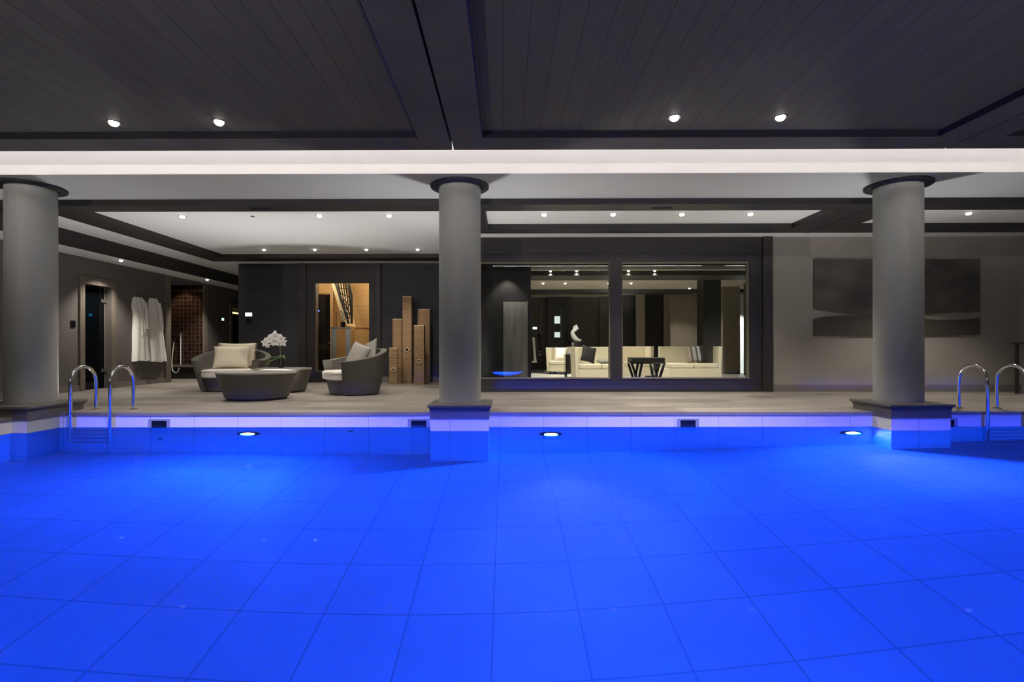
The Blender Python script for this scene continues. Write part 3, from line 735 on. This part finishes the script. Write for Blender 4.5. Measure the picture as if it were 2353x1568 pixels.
pillow('cushion', 'cream cushion behind the ruffled one on the left tub chair', rel(c1,r1,.05,.17,.72), (math.radians(-14),0,r1+.03), .70,.50,.12,'cream', fringe=(1,-1), group='cushions on the left tub chair')
c2 = Vector((XY(808,9.95), 9.98, 0)); r2 = math.radians(-56)
tub_chair(c2, r2, 'woven tub chair on the right in side view with grey cushions', 'offwhite')
pillow('cushion', 'grey cushion nearer the pool on the right tub chair', rel(c2,r2,.15,.05,.70), (math.radians(-20),math.radians(14),r2+.30), .50,.50,.15,'greyfab', group='cushions on the right tub chair')
pillow('cushion', 'grey cushion at the back of the right tub chair', rel(c2,r2,-.02,.36,.775), (math.radians(-10),math.radians(-12),r2+.1), .46,.46,.12,'greyfab', group='cushions on the right tub chair')

# ------------------------------------------------------------------ low woven tables
def low_table(c, rx, ry, h, label, rz=0):
    t = thing('low_table', label, 'coffee table', c, rz, group='oval woven low tables')
    bm = bmesh.new(); lathe(bm, [(.78,.035),(.80,.06),(.90,h*.55),(1.0,h-.035)], 64, sx=rx, sy=ry); obj('woven_body', bm, 'wicker', t, smooth=True)
    bm = bmesh.new(); lathe(bm, [(.70,.001),(.74,.001),(.755,.034),(.70,.034)], 48, sx=rx, sy=ry); obj('base', bm, 'blackmat', t, smooth=True)
    bm = bmesh.new(); lathe(bm, [(.96,h-.0345),(1.005,h-.034),(1.012,h-.02),(1.0,h-.004),(.9,h),(.3,h)], 64, sx=rx, sy=ry); obj('tabletop', bm, toptab, t, smooth=True)
    return t
toptab = mat('table_top_stone', (.30,.285,.26), .25)
low_table((XY(590,8.95), 8.95, 0), .635, .58, .462, 'oval woven low table in front, nearest the pool')
low_table((XY(648,10.35), 10.42, 0), .52, .50, .468, 'woven low table behind, carrying the white orchid', 0)
tag(obj('remote', B((-.02,.02,-.06,.06,0,.012)), 'steel', loc=(XY(551,8.2), 8.3-.35, .0005), bevel=.004), 'x', 'remote') if False else None

# ------------------------------------------------------------------ orchids
def flower_bm(bm, c, s, d):
    c = Vector(c); d = Vector(d).normalized(); u = d.cross(Vector((0,0,1))).normalized(); w = u.cross(d)
    for k in range(5):
        an = 2*PI*k/5+.3; dirv = u*math.cos(an)+w*math.sin(an); side = d.cross(dirv)
        wid = .62 if k % 2 else .5
        rows = []
        for i in range(5):
            f = i/4; half = s*wid*math.sin(PI*min(.97,f*.85+.1))*.6; ctr = c+dirv*s*f+d*(s*.18*math.sin(PI*f))
            rows.append([bm.verts.new(ctr+side*half*q+d*(.05*s*(1-q*q))) for q in (-1,0,1)])
        grid_faces(bm, rows)
        # a thickness
        rows2 = []
        for i in range(5):
            f = i/4; half = s*wid*math.sin(PI*min(.97,f*.85+.1))*.6; ctr = c+dirv*s*f+d*(s*.18*math.sin(PI*f)-.004)
            rows2.append([bm.verts.new(ctr+side*half*q+d*(.05*s*(1-q*q))) for q in (-1,0,1)])
        grid_faces(bm, rows2)
def orchid(loc, label, stem_pts, flowers, leafs, pot_h=.14, pot_r=.055, s=.06, pm='blackgloss'):
    t = thing('potted_orchid', label, 'orchid', loc)
    bm = bmesh.new(); lathe(bm, [(pot_r*.8,.001),(pot_r,pot_h),(pot_r*.9,pot_h),(pot_r*.88,pot_h-.02)], 24); obj('pot', bm, pm, t, smooth=True)
    bm = bmesh.new()
    for sp in stem_pts: tube(bm, sp, .005, 6)
    obj('stem', bm, 'stem', t, smooth=True)
    for (f, sc) in flowers:
        bm = bmesh.new(); flower_bm(bm, f, s*sc, (.1,-1,-.1)); fl = obj('flower', bm, 'petal', t, smooth=True)
        bm = bmesh.new(); bmesh.ops.create_icosphere(bm, subdivisions=1, radius=s*.14); obj('flower_centre', bm, 'timberlight', fl, loc=(f[0],f[1]-.02,f[2]))
    for lf in leafs:
        bm = bmesh.new(); rows = []; n = len(lf)
        for i, p in enumerate(lf):
            w = .034*math.sin(PI*(i+.6)/(n+.2)); p = Vector(p)
            rows.append([bm.verts.new(p+Vector((0,-w,.01))), bm.verts.new(p), bm.verts.new(p+Vector((0,w,.01)))])
        grid_faces(bm, rows); lo = obj('leaf', bm, 'leaf', t, smooth=True); so = lo.modifiers.new('thickness','SOLIDIFY'); so.thickness = .004
    return t
oy = 10.35; ol = (XY(645,oy), oy, .4685)
fp = lambda px, py: ((px-645)/F*oy, 0, ZY(py,oy)-.4685)
def f3(px, py, dy=0): a = fp(px,py); return (a[0], dy, a[2])
orchid(ol, 'white orchid in a black pot on the rear low table',
  [[(0,0,.13), f3(643,805), f3(641.5,790), f3(639,778), f3(630,772), f3(618,776), f3(607,785)], [f3(643,802), f3(646,786), f3(647,778)]],
  [(f3(609,787),.95),(f3(614,793,-.01),.6),(f3(620,780,-.02),1.05),(f3(627,776,.01),1.1),(f3(633,773,-.02),1.25),(f3(632,784,.01),1.15),(f3(637,779),1.0),(f3(625,786,.015),.8),(f3(646,779,-.01),1.0),(f3(648,786,.01),1.0)],
  [[f3(644,823), f3(638,820), f3(628,820.5), f3(617,822)], [f3(644,822,-.02), f3(636,824,-.03), f3(624,829,-.04), f3(613,838,-.05)], [f3(645,822), f3(650,817), f3(653,822), f3(654,828)], [f3(645,823,.03), f3(640,817,.06), f3(636,818,.09)]], s=.095, pot_h=.165, pot_r=.06)
# orchid on the console at the right edge
Yo = 9.6
t = thing('console_table', 'dark console table at the right edge of the picture', 'table', (XY(2400,Yo), Yo, 0))
zt = ZY(789,Yo)
obj('tabletop', B((-.42,.17,-.22,.22,zt-.03,zt)), 'espresso2', t, bevel=.004)
for sx in (-.38,.12):
    for sy in (-.18,.18): obj('leg', B((sx,sx+.04,sy-.02,sy+.02,.001,zt-.0305)), 'espresso2', t)
yo = 9.6; base = (XY(2400,yo), yo, zt+.0005)
f4 = lambda px, py, d=0: ((px-2400)/F*yo, d, ZY(py,yo)-zt)
orchid(base, 'white orchid reaching in at the right edge, on the console', [[(0,0,.12), f4(2390,730), f4(2370,712), f4(2352,716), f4(2336,724)]], [(f4(2353,718),.8),(f4(2362,714,.02),.9),(f4(2374,714),.9),(f4(2341,721),.28),(f4(2336,724),.2)], [[f4(2400,775), f4(2388,765), f4(2372,764)],[f4(2400,775), f4(2412,765), f4(2425,768)]], s=.05, pot_h=.12)

# ------------------------------------------------------------------ hall behind the far window
HB = 17.0
struct('wall_hall', B((-6.48,-2.3,HB,HB+.1,0,3.3), (-2.4,-2.3,FW+.2,HB,0,3.3), (-6.49,-6.40,FW+.2,HB,0,3.3)), 'oak', label='honey oak panelling of the stair hall')
struct('ceiling', B((-6.49,-2.3,FW+.2,HB+.1,3.3,3.4)), 'tray', label='hall ceiling')
struct('trim_24', B((XY(795,HB-.02),XY(905,HB-.02),HB-.03,HB-.001,ZY(753,HB),ZY(749,HB))), 'oak', label='rail in the oak panelling')
bd = sempty('door_3', (XY(744,15.8),15.8,0), 'black folding door in the stair hall')
w = 27.5/F*15.8; zt_ = ZY(676,15.8)
bm = bmesh.new(); prism(bm, [(-w/2,0),(.05,.16),(.05,.20),(-w/2,.04)], 'z', .01, zt_); obj('door_leaf', bm, 'blackgloss', bd)
bm = bmesh.new(); prism(bm, [(.052,.16),(w/2,0),(w/2,.04),(.052,.20)], 'z', .01, zt_); obj('door_leaf', bm, 'blackgloss', bd)
bm = bmesh.new(); tube(bm, [(w/2-.03,-.05,1.0),(w/2+.06,-.05,1.0)], .012, 8); tube(bm, [(w/2-.02,-.05,1.0),(w/2-.02,.03,1.0)], .012, 8); obj('door_handle', bm, 'chrome', bd)
# door frame/wall slab left of the black door
struct('trim_25', B((XY(724,15.8),XY(731,15.8),15.78,15.9,0,3.3), (XY(731,15.8),XY(758.5,15.8),15.86,15.9,zt_+.03,3.3), (XY(758.5,15.8),XY(766,15.8),15.78,15.9,0,3.3)), 'oak', label='oak frame of the folding door')
# stair with black lattice balustrade
YS = 15.3
st = thing('staircase', 'oak stair with black lattice balustrade behind the far window', 'staircase', (XY(785,YS), YS, 0))
sl = lambda px, py: (XY(px,YS)-XY(785,YS), ZY(py,YS))
bm = bmesh.new(); prism(bm, [sl(758,640), sl(766,640), sl(797,748), sl(790,748)], 'y', 0.0, .9); obj('stringer', bm, 'timberlight', st)
bm = bmesh.new()
prism(bm, [sl(801,640), sl(811,677), sl(811,744), sl(806,744), sl(806,684), sl(797,640)], 'y', -.05, -.01)
prism(bm, [sl(766,640), sl(771,640), sl(799,720), sl(804,744), sl(799,744)], 'y', -.05, -.01)
obj('balustrade_frame', bm, 'blackmat', st)
bm = bmesh.new()
for k in range(6):
    a = sl(769+k*6.2, 640); b_ = sl(786+k*4.4, 700+k*8)
    tube(bm, [(a[0],-.03,a[1]),(b_[0],-.03,b_[1])], .017, 6)
for k in range(5):
    a = sl(774+5*k, 650+12*k); b_ = sl(806,644+20*k)
    tube(bm, [(a[0],-.035,a[1]),(b_[0],-.035,b_[1])], .014, 6)
obj('lattice', bm, 'blackmat', st)
# console with chrome legs
YT = 14.2; ct = thing('console_table', 'chrome legged console in the stair hall behind the far window', 'table', (XY(788,YT),YT,0))
cl = lambda px: XY(px,YT)-XY(788,YT)
ztt = ZY(752,YT)
obj('tabletop', B((cl(766),cl(810),-.2,.2,ztt-.05,ztt)), 'chrome', ct, bevel=.004)
for a, b_ in ((766,778),(799,810)):
    obj('leg', B((cl(a),cl(b_),-.19,.19,.001,ztt-.0505)), 'steel', ct)
obj('shelf', B((cl(778.2),cl(798.8),-.15,.15,.25,.28)), 'chrome', ct)
f5 = lambda px, py, d=0: ((px-788)/F*YT, d, ZY(py,YT)-ztt)
orchid((XY(788,YT),YT,ztt+.0005), 'small flowering plant in a dark pot on the chrome console', [[(0,0,.12), f5(787,728), f5(784,715)], [(0,0,.12), f5(791,728), f5(795,713)]], [(f5(784,716),.9),(f5(788,722),.9),(f5(796,714),.8),(f5(785,728),.8)], [[f5(788,738),f5(782,734),f5(778,736)],[f5(788,738),f5(794,733),f5(798,737)]], s=.05, pot_h=.14, pot_r=.07)
bm = bmesh.new(); lathe(bm, [(.03,.001),(.03,.01),(.008,.02),(.008,.38),(.012,.40)], 12); o = obj('candlestick', bm, 'darkmetal', loc=(XY(772.5,YT),YT,ztt+.0005), smooth=True)
tag(o, 'tall thin dark candlestick left on the chrome console', 'candlestick')
t = thing('indicator_light', 'tiny blue indicator light on the hall door frame', 'indicator light', (XY(729,15.7),15.779,ZY(714,15.78)))
obj('bezel', B((-.035,.035,-.012,0,-.03,.03)), 'blackmat', t); obj('screen', B((-.03,.03,-.016,-.0125,-.025,.025)), 'screen_b', t)
light('hall_lamp', 'POINT', (-3.4,16.2,2.95), 75, (1,.80,.55), size=.08)
light('hall_lamp', 'POINT', (-5.2,14.6,2.9), 45, (1,.80,.55), size=.08)

# ------------------------------------------------------------------ lounge behind the glass
LB = 20.5; LZ = 2.78
LBm = mat('lounge_beam', (.03,.026,.022), .5)
struct('floor', B((-.6,RX,GW+.18,LB,.0005,.012)), 'lounge_floor', label='pale floor of the lounge')
struct('ceiling', B((-.6,RX,GW+.18,LB,LZ,LZ+.1)), 'lounge_ceiling', label='ceiling of the lounge')
Ybm = lambda py, z: (z-CH)*F/(HY-py)
struct('trim_26', B((.5,RX,GW+1.3,GW+1.9,LZ-.14,LZ-.001), (.5,RX,Ybm(632,LZ-.1),Ybm(640,LZ-.1)+.3,LZ-.12,LZ-.001), (.5,RX,17.6,18.3,LZ-.1,LZ-.001)), LBm, label='dark beams across the lounge ceiling')
struct('wall_lounge_back', B((-.6,RX,LB,LB+.1,0,LZ)), 'lounge_wall', label='brown back wall of the lounge')
YPt = 11.9
struct('wall_lounge_partition', B((-.6,XY(1220,YPt),YPt,YPt+.15,0,LZ)), 'espresso2', label='dark partition seen through the left lounge window')
# picture panel on partition
Yp = YPt-.03
t = thing('wall_panel', 'tall grey streaked panel on the dark partition in the left window', 'wall panel', (XY(1184,Yp),Yp,0))
pw = (1212-1157)/2/F*Yp
obj('panel', B((-pw,pw,0,.029,.12,ZY(691,Yp)-.02)), 'greyart', t)
obj('top_edge', B((-pw,pw,-.003,.029,ZY(691,Yp)-.0195,ZY(691,Yp))), 'chrome', t); obj('side_edge', B((pw+.0005,pw+.015,-.003,.029,.12,ZY(691,Yp))), 'skirt', t)
# back wall elements
def slab(n, x0, x1, Y, y0, y1, m, lab, d=.12, z0=None, z1=None):
    struct('trim_%d' % n, B((XY(x0,Y),XY(x1,Y),Y,Y+d,(.013 if z0 is None else z0) if y1 is None else ZY(y1,Y),(LZ-.001 if z1 is None else z1) if y0 is None else ZY(y0,Y))), m, label=lab)
slab(27, 1258, 1272, LB-.3, None, None, 'espresso2', 'dark pilaster on the lounge back wall')
slab(28, 1304, 1312, LB-.3, None, None, 'espresso2', 'second dark pilaster on the lounge back wall')
slab(29, 1378, 1400, LB-.35, None, None, 'lounge_wall', 'third pilaster on the lounge back wall')
slab(30, 1462, 1482, 18.9, None, None, 'lounge_taupe', 'taupe jamb in the lounge')
slab(31, 1482, 1527, 19.2, None, None, 'espresso', 'dark opening in the lounge')
slab(32, 1527, 1540, 18.9, None, None, 'lounge_taupe', 'second taupe jamb in the lounge')
slab(33, 1540, 1616, 18.4, None, None, 'lounge_taupe', 'lit taupe wall panel in the lounge')
slab(34, 1616, 1656, 14.6, None, None, 'espresso', 'dark pier inside the lounge', d=.5)
slab(35, 1660, 1700, 17.0, None, None, 'lounge_taupe', 'taupe wall panel at the right of the lounge')
slab(36, 1712, 1730, 16.0, None, None, 'lounge_wall', 'dark jamb at the right of the lounge')
slab(37, 1430, 1462, 19.4, None, None, 'espresso', 'dark wall panel in the lounge')
# bright room slit
slab(38, 1698, 1714, 18.5, None, None, 'white', 'white wall of the bright room beyond the lounge')
light('far_room_lamp', 'SPOT', (XY(1706,17.8),17.3,2.4), 500, (.9,1,1), rot=(math.radians(38),0,0), size=.05, spot=math.radians(70))
# bright white patches modelled as pictures with an added glow
for k, (py0, py1, nm) in enumerate(((727,744,'upper'),(764,776,'lower'))):
    Yq = LB-.31
    t = thing('picture', '%s small white patch with added glow on the lounge back wall' % nm, 'picture', (XY(1280.5,Yq),Yq,ZY((py0+py1)/2,Yq)), group='small glowing patches on the lounge back wall')
    hw_ = 6.5/F*Yq; hh = (py1-py0)/2/F*Yq
    obj('frame', B((-hw_-.02,hw_+.02,0,.02,-hh-.02,hh+.02)), 'darkmetal', t); obj('glow_sheet', B((-hw_,hw_,-.006,-.0005,-hh,hh)), emis('patch_glow', (.9,1,.95), .9), t)
slab(39, 1272, 1304, LB-.28, None, None, 'espresso', 'dark panel behind the glowing patches', d=.02)
slab(40, 1288, 1290.5, LB-.32, 709, 775, 'casing', 'narrow pale upright beside the glowing patches', d=.02)
# sculpture on pedestal
Ys = 19.0
t = thing('sculpture', 'pale curved abstract sculpture on a black pedestal in the lounge', 'sculpture', (XY(1326,Ys),Ys,.012))
sq = lambda px, py: ((px-1326)/F*Ys, 0, ZY(py,Ys)-.012)
bm = bmesh.new(); tube(bm, [sq(1336,782),sq(1330,784),sq(1322,780),sq(1317,772),sq(1315,765),sq(1320,759),sq(1326,755),sq(1324,749),sq(1319,752),sq(1317,758)], .06, 14, radii=[.03,.07,.10,.09,.07,.075,.07,.055,.04,.02]); obj('figure', bm, 'petal', t, smooth=True)
pz = sq(1326,786)[2]
obj('pedestal', B((-.16,.16,-.16,.16,0.0005,pz)), 'blackgloss', t, bevel=.004)
# armchair in lounge
def lounge_seat(name, label, cat, loc, w, d, h, seat_h, back=True, arms=(1,1), rz=0, m='sofa', legs=True, group=None, backh=None):
    t = thing(name, label, cat, loc, rz, group=group)
    z0 = .10 if legs else .012; hh = backh or h
    obj('seat_base', B((-w/2+.09,w/2-.09,-d/2,d/2-.15,z0,seat_h-.13)), m, t, bevel=.01)
    nc = max(1, round(w/.8)); cw = (w-.19)/nc
    for k in range(nc): obj('seat_cushion', B((-w/2+.095+k*cw+.003,-w/2+.095+(k+1)*cw-.003,-d/2-.01,d/2-.152,seat_h-.129,seat_h)), m, t, bevel=.035, seg=4)
    bk = obj('backrest', B((-w/2+.09,w/2-.09,d/2-.15,d/2,z0,hh)), m, t, bevel=.02, seg=3)
    for s, on in ((-1,arms[0]),(1,arms[1])):
        if on:
            bm = bmesh.new(); x0 = s*(w/2-.088); xt = s*(w/2+.015); xb = s*(w/2-.02)
            prism(bm, [(x0,z0),(xb,z0),(xt,h),(x0,h)], 'y', -d/2, d/2+.0); obj('arm', bm, m, t, bevel=.012)
    if legs:
        for sx in (-1,1):
            for sy in (-1,1): obj('leg', B((sx*(w/2-.12)-.025,sx*(w/2-.12)+.025,sy*(d/2-.06)-.025,sy*(d/2-.06)+.025,.0125,z0)), 'espresso', t)
    return t
Yc = 17.2
lounge_seat('lounge_armchair', 'cream armchair with white cushion at the back of the lounge', 'armchair', (XY(1286,Yc),Yc,0), .70,.75,.86,.44, rz=math.radians(-20))
pillow('cushion', 'bright white cushion on the cream lounge armchair', (XY(1290,Yc),Yc-.06,.665), (math.radians(-14),0,math.radians(-20)), .44,.42,.13,'sofawhite')
# black side table
Yk = 15.2
t = thing('side_table', 'black lacquer side table between lounge armchair and sofa', 'side table', (XY(1311,Yk),Yk,0))
zk = ZY(815,Yk)
obj('cabinet', B((-.16,.16,-.2,.2,.14,zk-.02)), 'blackgloss', t, bevel=.004); obj('top', B((-.17,.17,-.21,.21,zk-.0195,zk)), 'blackgloss', t, bevel=.004)
for sx in (-1,1):
    for sy in (-1,1): obj('leg', B((sx*.14-.018,sx*.14+.018,sy*.17-.018,sy*.17+.018,.0125,.1395)), 'blackgloss', t)
bm = bmesh.new(); lathe(bm, [(.05,.001),(.07,.05),(.04,.14),(.035,.20),(.05,.22)], 20); o = obj('vase', bm, 'sofawhite', loc=(XY(1306,Yk),Yk,zk+.0005), smooth=True); tag(o, 'small white vase on the black side table', 'vase')
bm = bmesh.new(); lathe(bm, [(.05,.001),(.05,.012),(.012,.02),(.015,.10),(.05,.20),(.055,.30),(.02,.34)], 20); o = obj('glass_vase', bm, 'steel', loc=(XY(1315,Yk),Yk-.08,zk+.0005), smooth=True); tag(o, 'tall silver vase on the black side table', 'vase')
# left sofa (facing right/back), its end panel towards the window
Yf = 13.6
lw = (1398-1318)/F*Yf
lounge_seat('sofa', 'long cream sofa behind the left lounge window', 'sofa', (XY(1375,14.2),14.25,0), 1.35,1.0,.875,.43, arms=(1,0), legs=False, group='cream lounge sofas')
pillow('cushion', 'black cushion leaning on the left sofa arm', (XY(1351,14.2),14.12,.68), (math.radians(-10),math.radians(14),.3), .42,.44,.12,'blackmat')
pillow('cushion', 'flat grey striped cushion lying on the left sofa', (XY(1391,14.0),14.0,.495), (math.radians(-88),0,.1), .42,.34,.11,'greyfab')
Yg = 16.0
lounge_seat('sofa', 'cream sofa half behind the window mullion in the lounge', 'sofa', (XY(1455,Yg),Yg,0), .98,.85,.89,.43, legs=False, arms=(1,1), group='cream lounge sofas')
lounge_seat('sofa', 'cream corner sofa with striped cushion in the right window', 'sofa', (XY(1583,14.6),14.75,0), 1.48,1.1,.885,.43, arms=(0,1), legs=False, group='cream lounge sofas')
# striped cushion
def stripe_mat():
    m = mat('striped_cushion', (.25,.23,.21), .8); nt = m.node_tree; b = nt.nodes['Principled BSDF']
    tc = nt.nodes.new('ShaderNodeTexCoord'); sp = nt.nodes.new('ShaderNodeSeparateXYZ'); nt.links.new(tc.outputs['Object'], sp.inputs[0])
    r = nt.nodes.new('ShaderNodeValToRGB'); r.color_ramp.interpolation = 'CONSTANT'
    e = r.color_ramp.elements; e[0].position = 0; e[0].color = (.30,.25,.2,1); e[1].position = .25; e[1].color = (.06,.055,.06,1)
    for p_, c_ in ((.33,(.28,.27,.27,1)),(.5,(.05,.05,.06,1)),(.58,(.3,.3,.32,1)),(.72,(.015,.016,.02,1))):
        n_ = e.new(p_); n_.color = c_
    nt.links.new(mth(nt,'MULTIPLY_ADD',sp.outputs[0],1.9,.5), r.inputs[0]); nt.links.new(r.outputs[0], b.inputs['Base Color']); return m
M['stripe'] = stripe_mat()
pillow('cushion', 'grey and black striped cushion on the right corner sofa', (XY(1601,14.5),14.62,.675), (math.radians(-12),math.radians(-6),-.1), .50,.46,.14,'stripe')
# X-leg stool
Yx = 13.2
t = thing('stool', 'black crossed-leg stool in the right lounge window', 'stool', (XY(1484,Yx),Yx,.0095))
sw = 38/F*Yx; zx = ZY(823,Yx); zl = ZY(834,Yx)
obj('seat', B((-sw,sw,-.22,.22,zl,zx)), 'blackmat', t, bevel=.02, seg=3)
obj('seat_rail', B((-sw-.02,sw+.02,-.2,.2,zl-.035,zl-.0005)), 'blackgloss', t, bevel=.004)
for sy in (-.19,.19):
    for sx in (-1,1):
        bm = bmesh.new(); yq = sy
        prism(bm, [(sx*(sw+.01),zl-.036),(sx*(sw-.045),zl-.036),(sx*(sw*.55),.013),(sx*(sw*.55+.06),.013)], 'y', yq-.02, yq+.02)
        prism(bm, [(sx*(sw*.55+.02),.1),(sx*(sw*.55-.03),.1),(sx*(sw*.35-.02),zl-.036),(sx*(sw*.35+.04),zl-.036)], 'y', yq-.0195, yq+.0195)
        obj('leg', bm, 'blackgloss', t)
tag(obj('rug', B((XY(1425,14.2),XY(1545,14.2),12.7,14.1,.0125,.0215)), 'greyfab'), 'grey rug under the crossed-leg stool', 'rug')
for k, z in enumerate((.022,.0695)):
    tag(obj('book', B((-.12,.12,-.09,.09,0,.047)), ('sofawhite','blackmat')[k], loc=(XY(1494,13.95),13.95,z), bevel=.003), ('white book at the bottom of the small floor stack','black book on top of the small floor stack')[k], 'book', group='books stacked on the rug')
# cross trainer
Yt = 18.2
t = thing('exercise_machine', 'dark exercise machine with silver pole left in the lounge', 'exercise machine', (XY(1235,Yt),Yt,.012))
sq = lambda px, py, d=0: ((px-1235)/F*Yt, d, ZY(py,Yt)-.012)
bm = bmesh.new(); tube(bm, [sq(1226,776),sq(1230,832)], .045, 10); tube(bm, [sq(1222,832),sq(1234,832)], .03, 8); obj('silver_pole', bm, 'sofawhite', t)
bm = bmesh.new(); tube(bm, [sq(1240,770),sq(1242,800),sq(1240,834)], .05, 10); tube(bm, [sq(1233,775,-.2),sq(1238,768),sq(1245,775,.2)], .025, 8); tube(bm, [sq(1236,812),sq(1246,812)], .16, 16); obj('body_frame', bm, 'blackgloss', t, smooth=True)
obj('console', B((-.16,-.02,-.05,.02,sq(1,757)[2],sq(1,752)[2])), 'screen_w', t)
obj('foot_bar', B((-.22,.22,-.3,.3,.001,.07)), 'blackmat', t, bevel=.01)
slab(41, 1240, 1243.5, LB-.1, 708, 790, 'casing', 'narrow wood upright behind the exercise machine', d=.05)
# lounge lights
GL = 'downlights in the lounge ceiling'
for py, pxs in ((623,(1265,1325,1444,1504)),(651,(1248,1299,1399,1450))):
    y = Ybm(py, LZ)
    for k, px in enumerate(pxs):
        lab = 'downlight in the lounge ceiling, %s row, %s from left' % ('nearer' if py == 623 else 'farther', ordn[k])
        downlight(XY(px,y), y, LZ, lab, GL, 60, small=True)
for px, py, lab in ((1584,663,'downlight at the back of the lounge above the taupe panel'),(1678,633,'lone downlight at the right of the lounge ceiling')):
    y = Ybm(py, LZ); y = min(y, 17.8 if py == 663 else 99); downlight(XY(px,y), y, LZ if py != 663 else LZ, lab, GL, 45, small=True)
light('partition_spot', 'SPOT', (XY(1166,YPt-.32), YPt-.32, 2.6), 45, (1,.95,.88), rot=(math.radians(14),0,0), size=.03, spot=math.radians(80))
for k_ in range(4): light('lounge_fill', 'SPOT', (.9+1.5*k_,12.9,LZ-.03), 190, (1,.93,.80), size=.04, spot=math.radians(115))  # fill spots added to brighten the lounge, no fixtures
for k_ in range(3): light('added_hall_uplight', 'SPOT', ((-7,-2.2,4.65)[k_],-1.9,1.9), 1500, (1,.91,.80), rot=(math.radians(150),0,0), size=.06, spot=math.radians(140), blend=1)  # unseen uplights added behind the camera to brighten the pool ceiling
light('sculpture_spot', 'SPOT', (XY(1326,18.4),17.9,2.6), 90, (1,.93,.82), rot=(math.radians(30),0,0), size=.03, spot=math.radians(45))
light('armchair_spot', 'SPOT', (XY(1290,16.9),16.6,2.6), 140, (1,.95,.88), rot=(math.radians(12),0,0), size=.03, spot=math.radians(50))

KL = 2.6
def uplight(x, y, e, label):  # hidden uplights added to brighten the ceiling trays and soffit
    t = thing('added_floor_uplight', label, 'uplight', (x,y,.0005))
    bm = bmesh.new(); lathe(bm, [(.03,0),(.05,0),(.05,.008),(.03,.008)], 20, close=False); obj('ring', bm, 'steel', t)
    bm = bmesh.new(); lathe(bm, [(.0005,0),(.029,0),(.029,.005),(.0005,.006)], 20); obj('lens', bm, 'lens_small', t)
    light('lamp', 'SPOT', (0,0,.02), e, (1,.96,.92), rot=(PI,0,0), parent=t, size=.03, spot=math.radians(150), blend=1)
uplight(-.6, 7.66, 190, 'small added floor uplight behind the middle column plinth')
uplight(5.3, 7.66, 170, 'small added floor uplight behind the right column plinth')
uplight(-6.3, 7.66, 90, 'small added floor uplight behind the left column plinth')
uplight(-4.3, 9.70, 190, 'small added floor uplight between the two low tables')
# lamps for the downlights, plus the added spots without a fixture
for it in pend:
    if it[0] is None:
        light('added_ceiling_lamp', 'SPOT', it[1], it[2]*KL, (1,.91,.80), rot=(0,0,0), size=.04, spot=math.radians(120), blend=.8)
    else:
        t, e, c, sp, bl, so = it
        light('lamp', 'SPOT', (0,0,-.055), e*KL, c, rot=(0,0,0), parent=t, size=so, spot=math.radians(sp), blend=bl)

# ------------------------------------------------------------------ world, camera, view
w = bpy.data.worlds.new('World'); bpy.context.scene.world = w; w.use_nodes = True
w.node_tree.nodes['Background'].inputs[0].default_value = (.5,.5,.55,1); w.node_tree.nodes['Background'].inputs[1].default_value = .02
cam = bpy.data.cameras.new('camera'); co = bpy.data.objects.new('camera', cam); COL.objects.link(co)
co.location = (0,0,CH)
yaw, roll = math.radians(.2), math.radians(-.085)
s_ = bpy.context.scene; s_.cycles.caustics_refractive = False
co.rotation_euler = (Matrix.Rotation(yaw,3,'Z') @ Matrix.Rotation(PI/2,3,'X') @ Matrix.Rotation(roll,3,'Z')).to_euler()
cam.sensor_width = 36; cam.lens = F*36/2353
cam.shift_x = (1176.5-(VX-F*math.tan(yaw)))/2353; cam.shift_y = (HY-784)/2353
cam.clip_start = .05; cam.clip_end = 100
s = bpy.context.scene; s.camera = co
s.view_settings.view_transform = 'Standard'; s.view_settings.look = 'None'; s.view_settings.gamma = 1; s.view_settings.exposure = 0
s.view_settings.use_curve_mapping = False
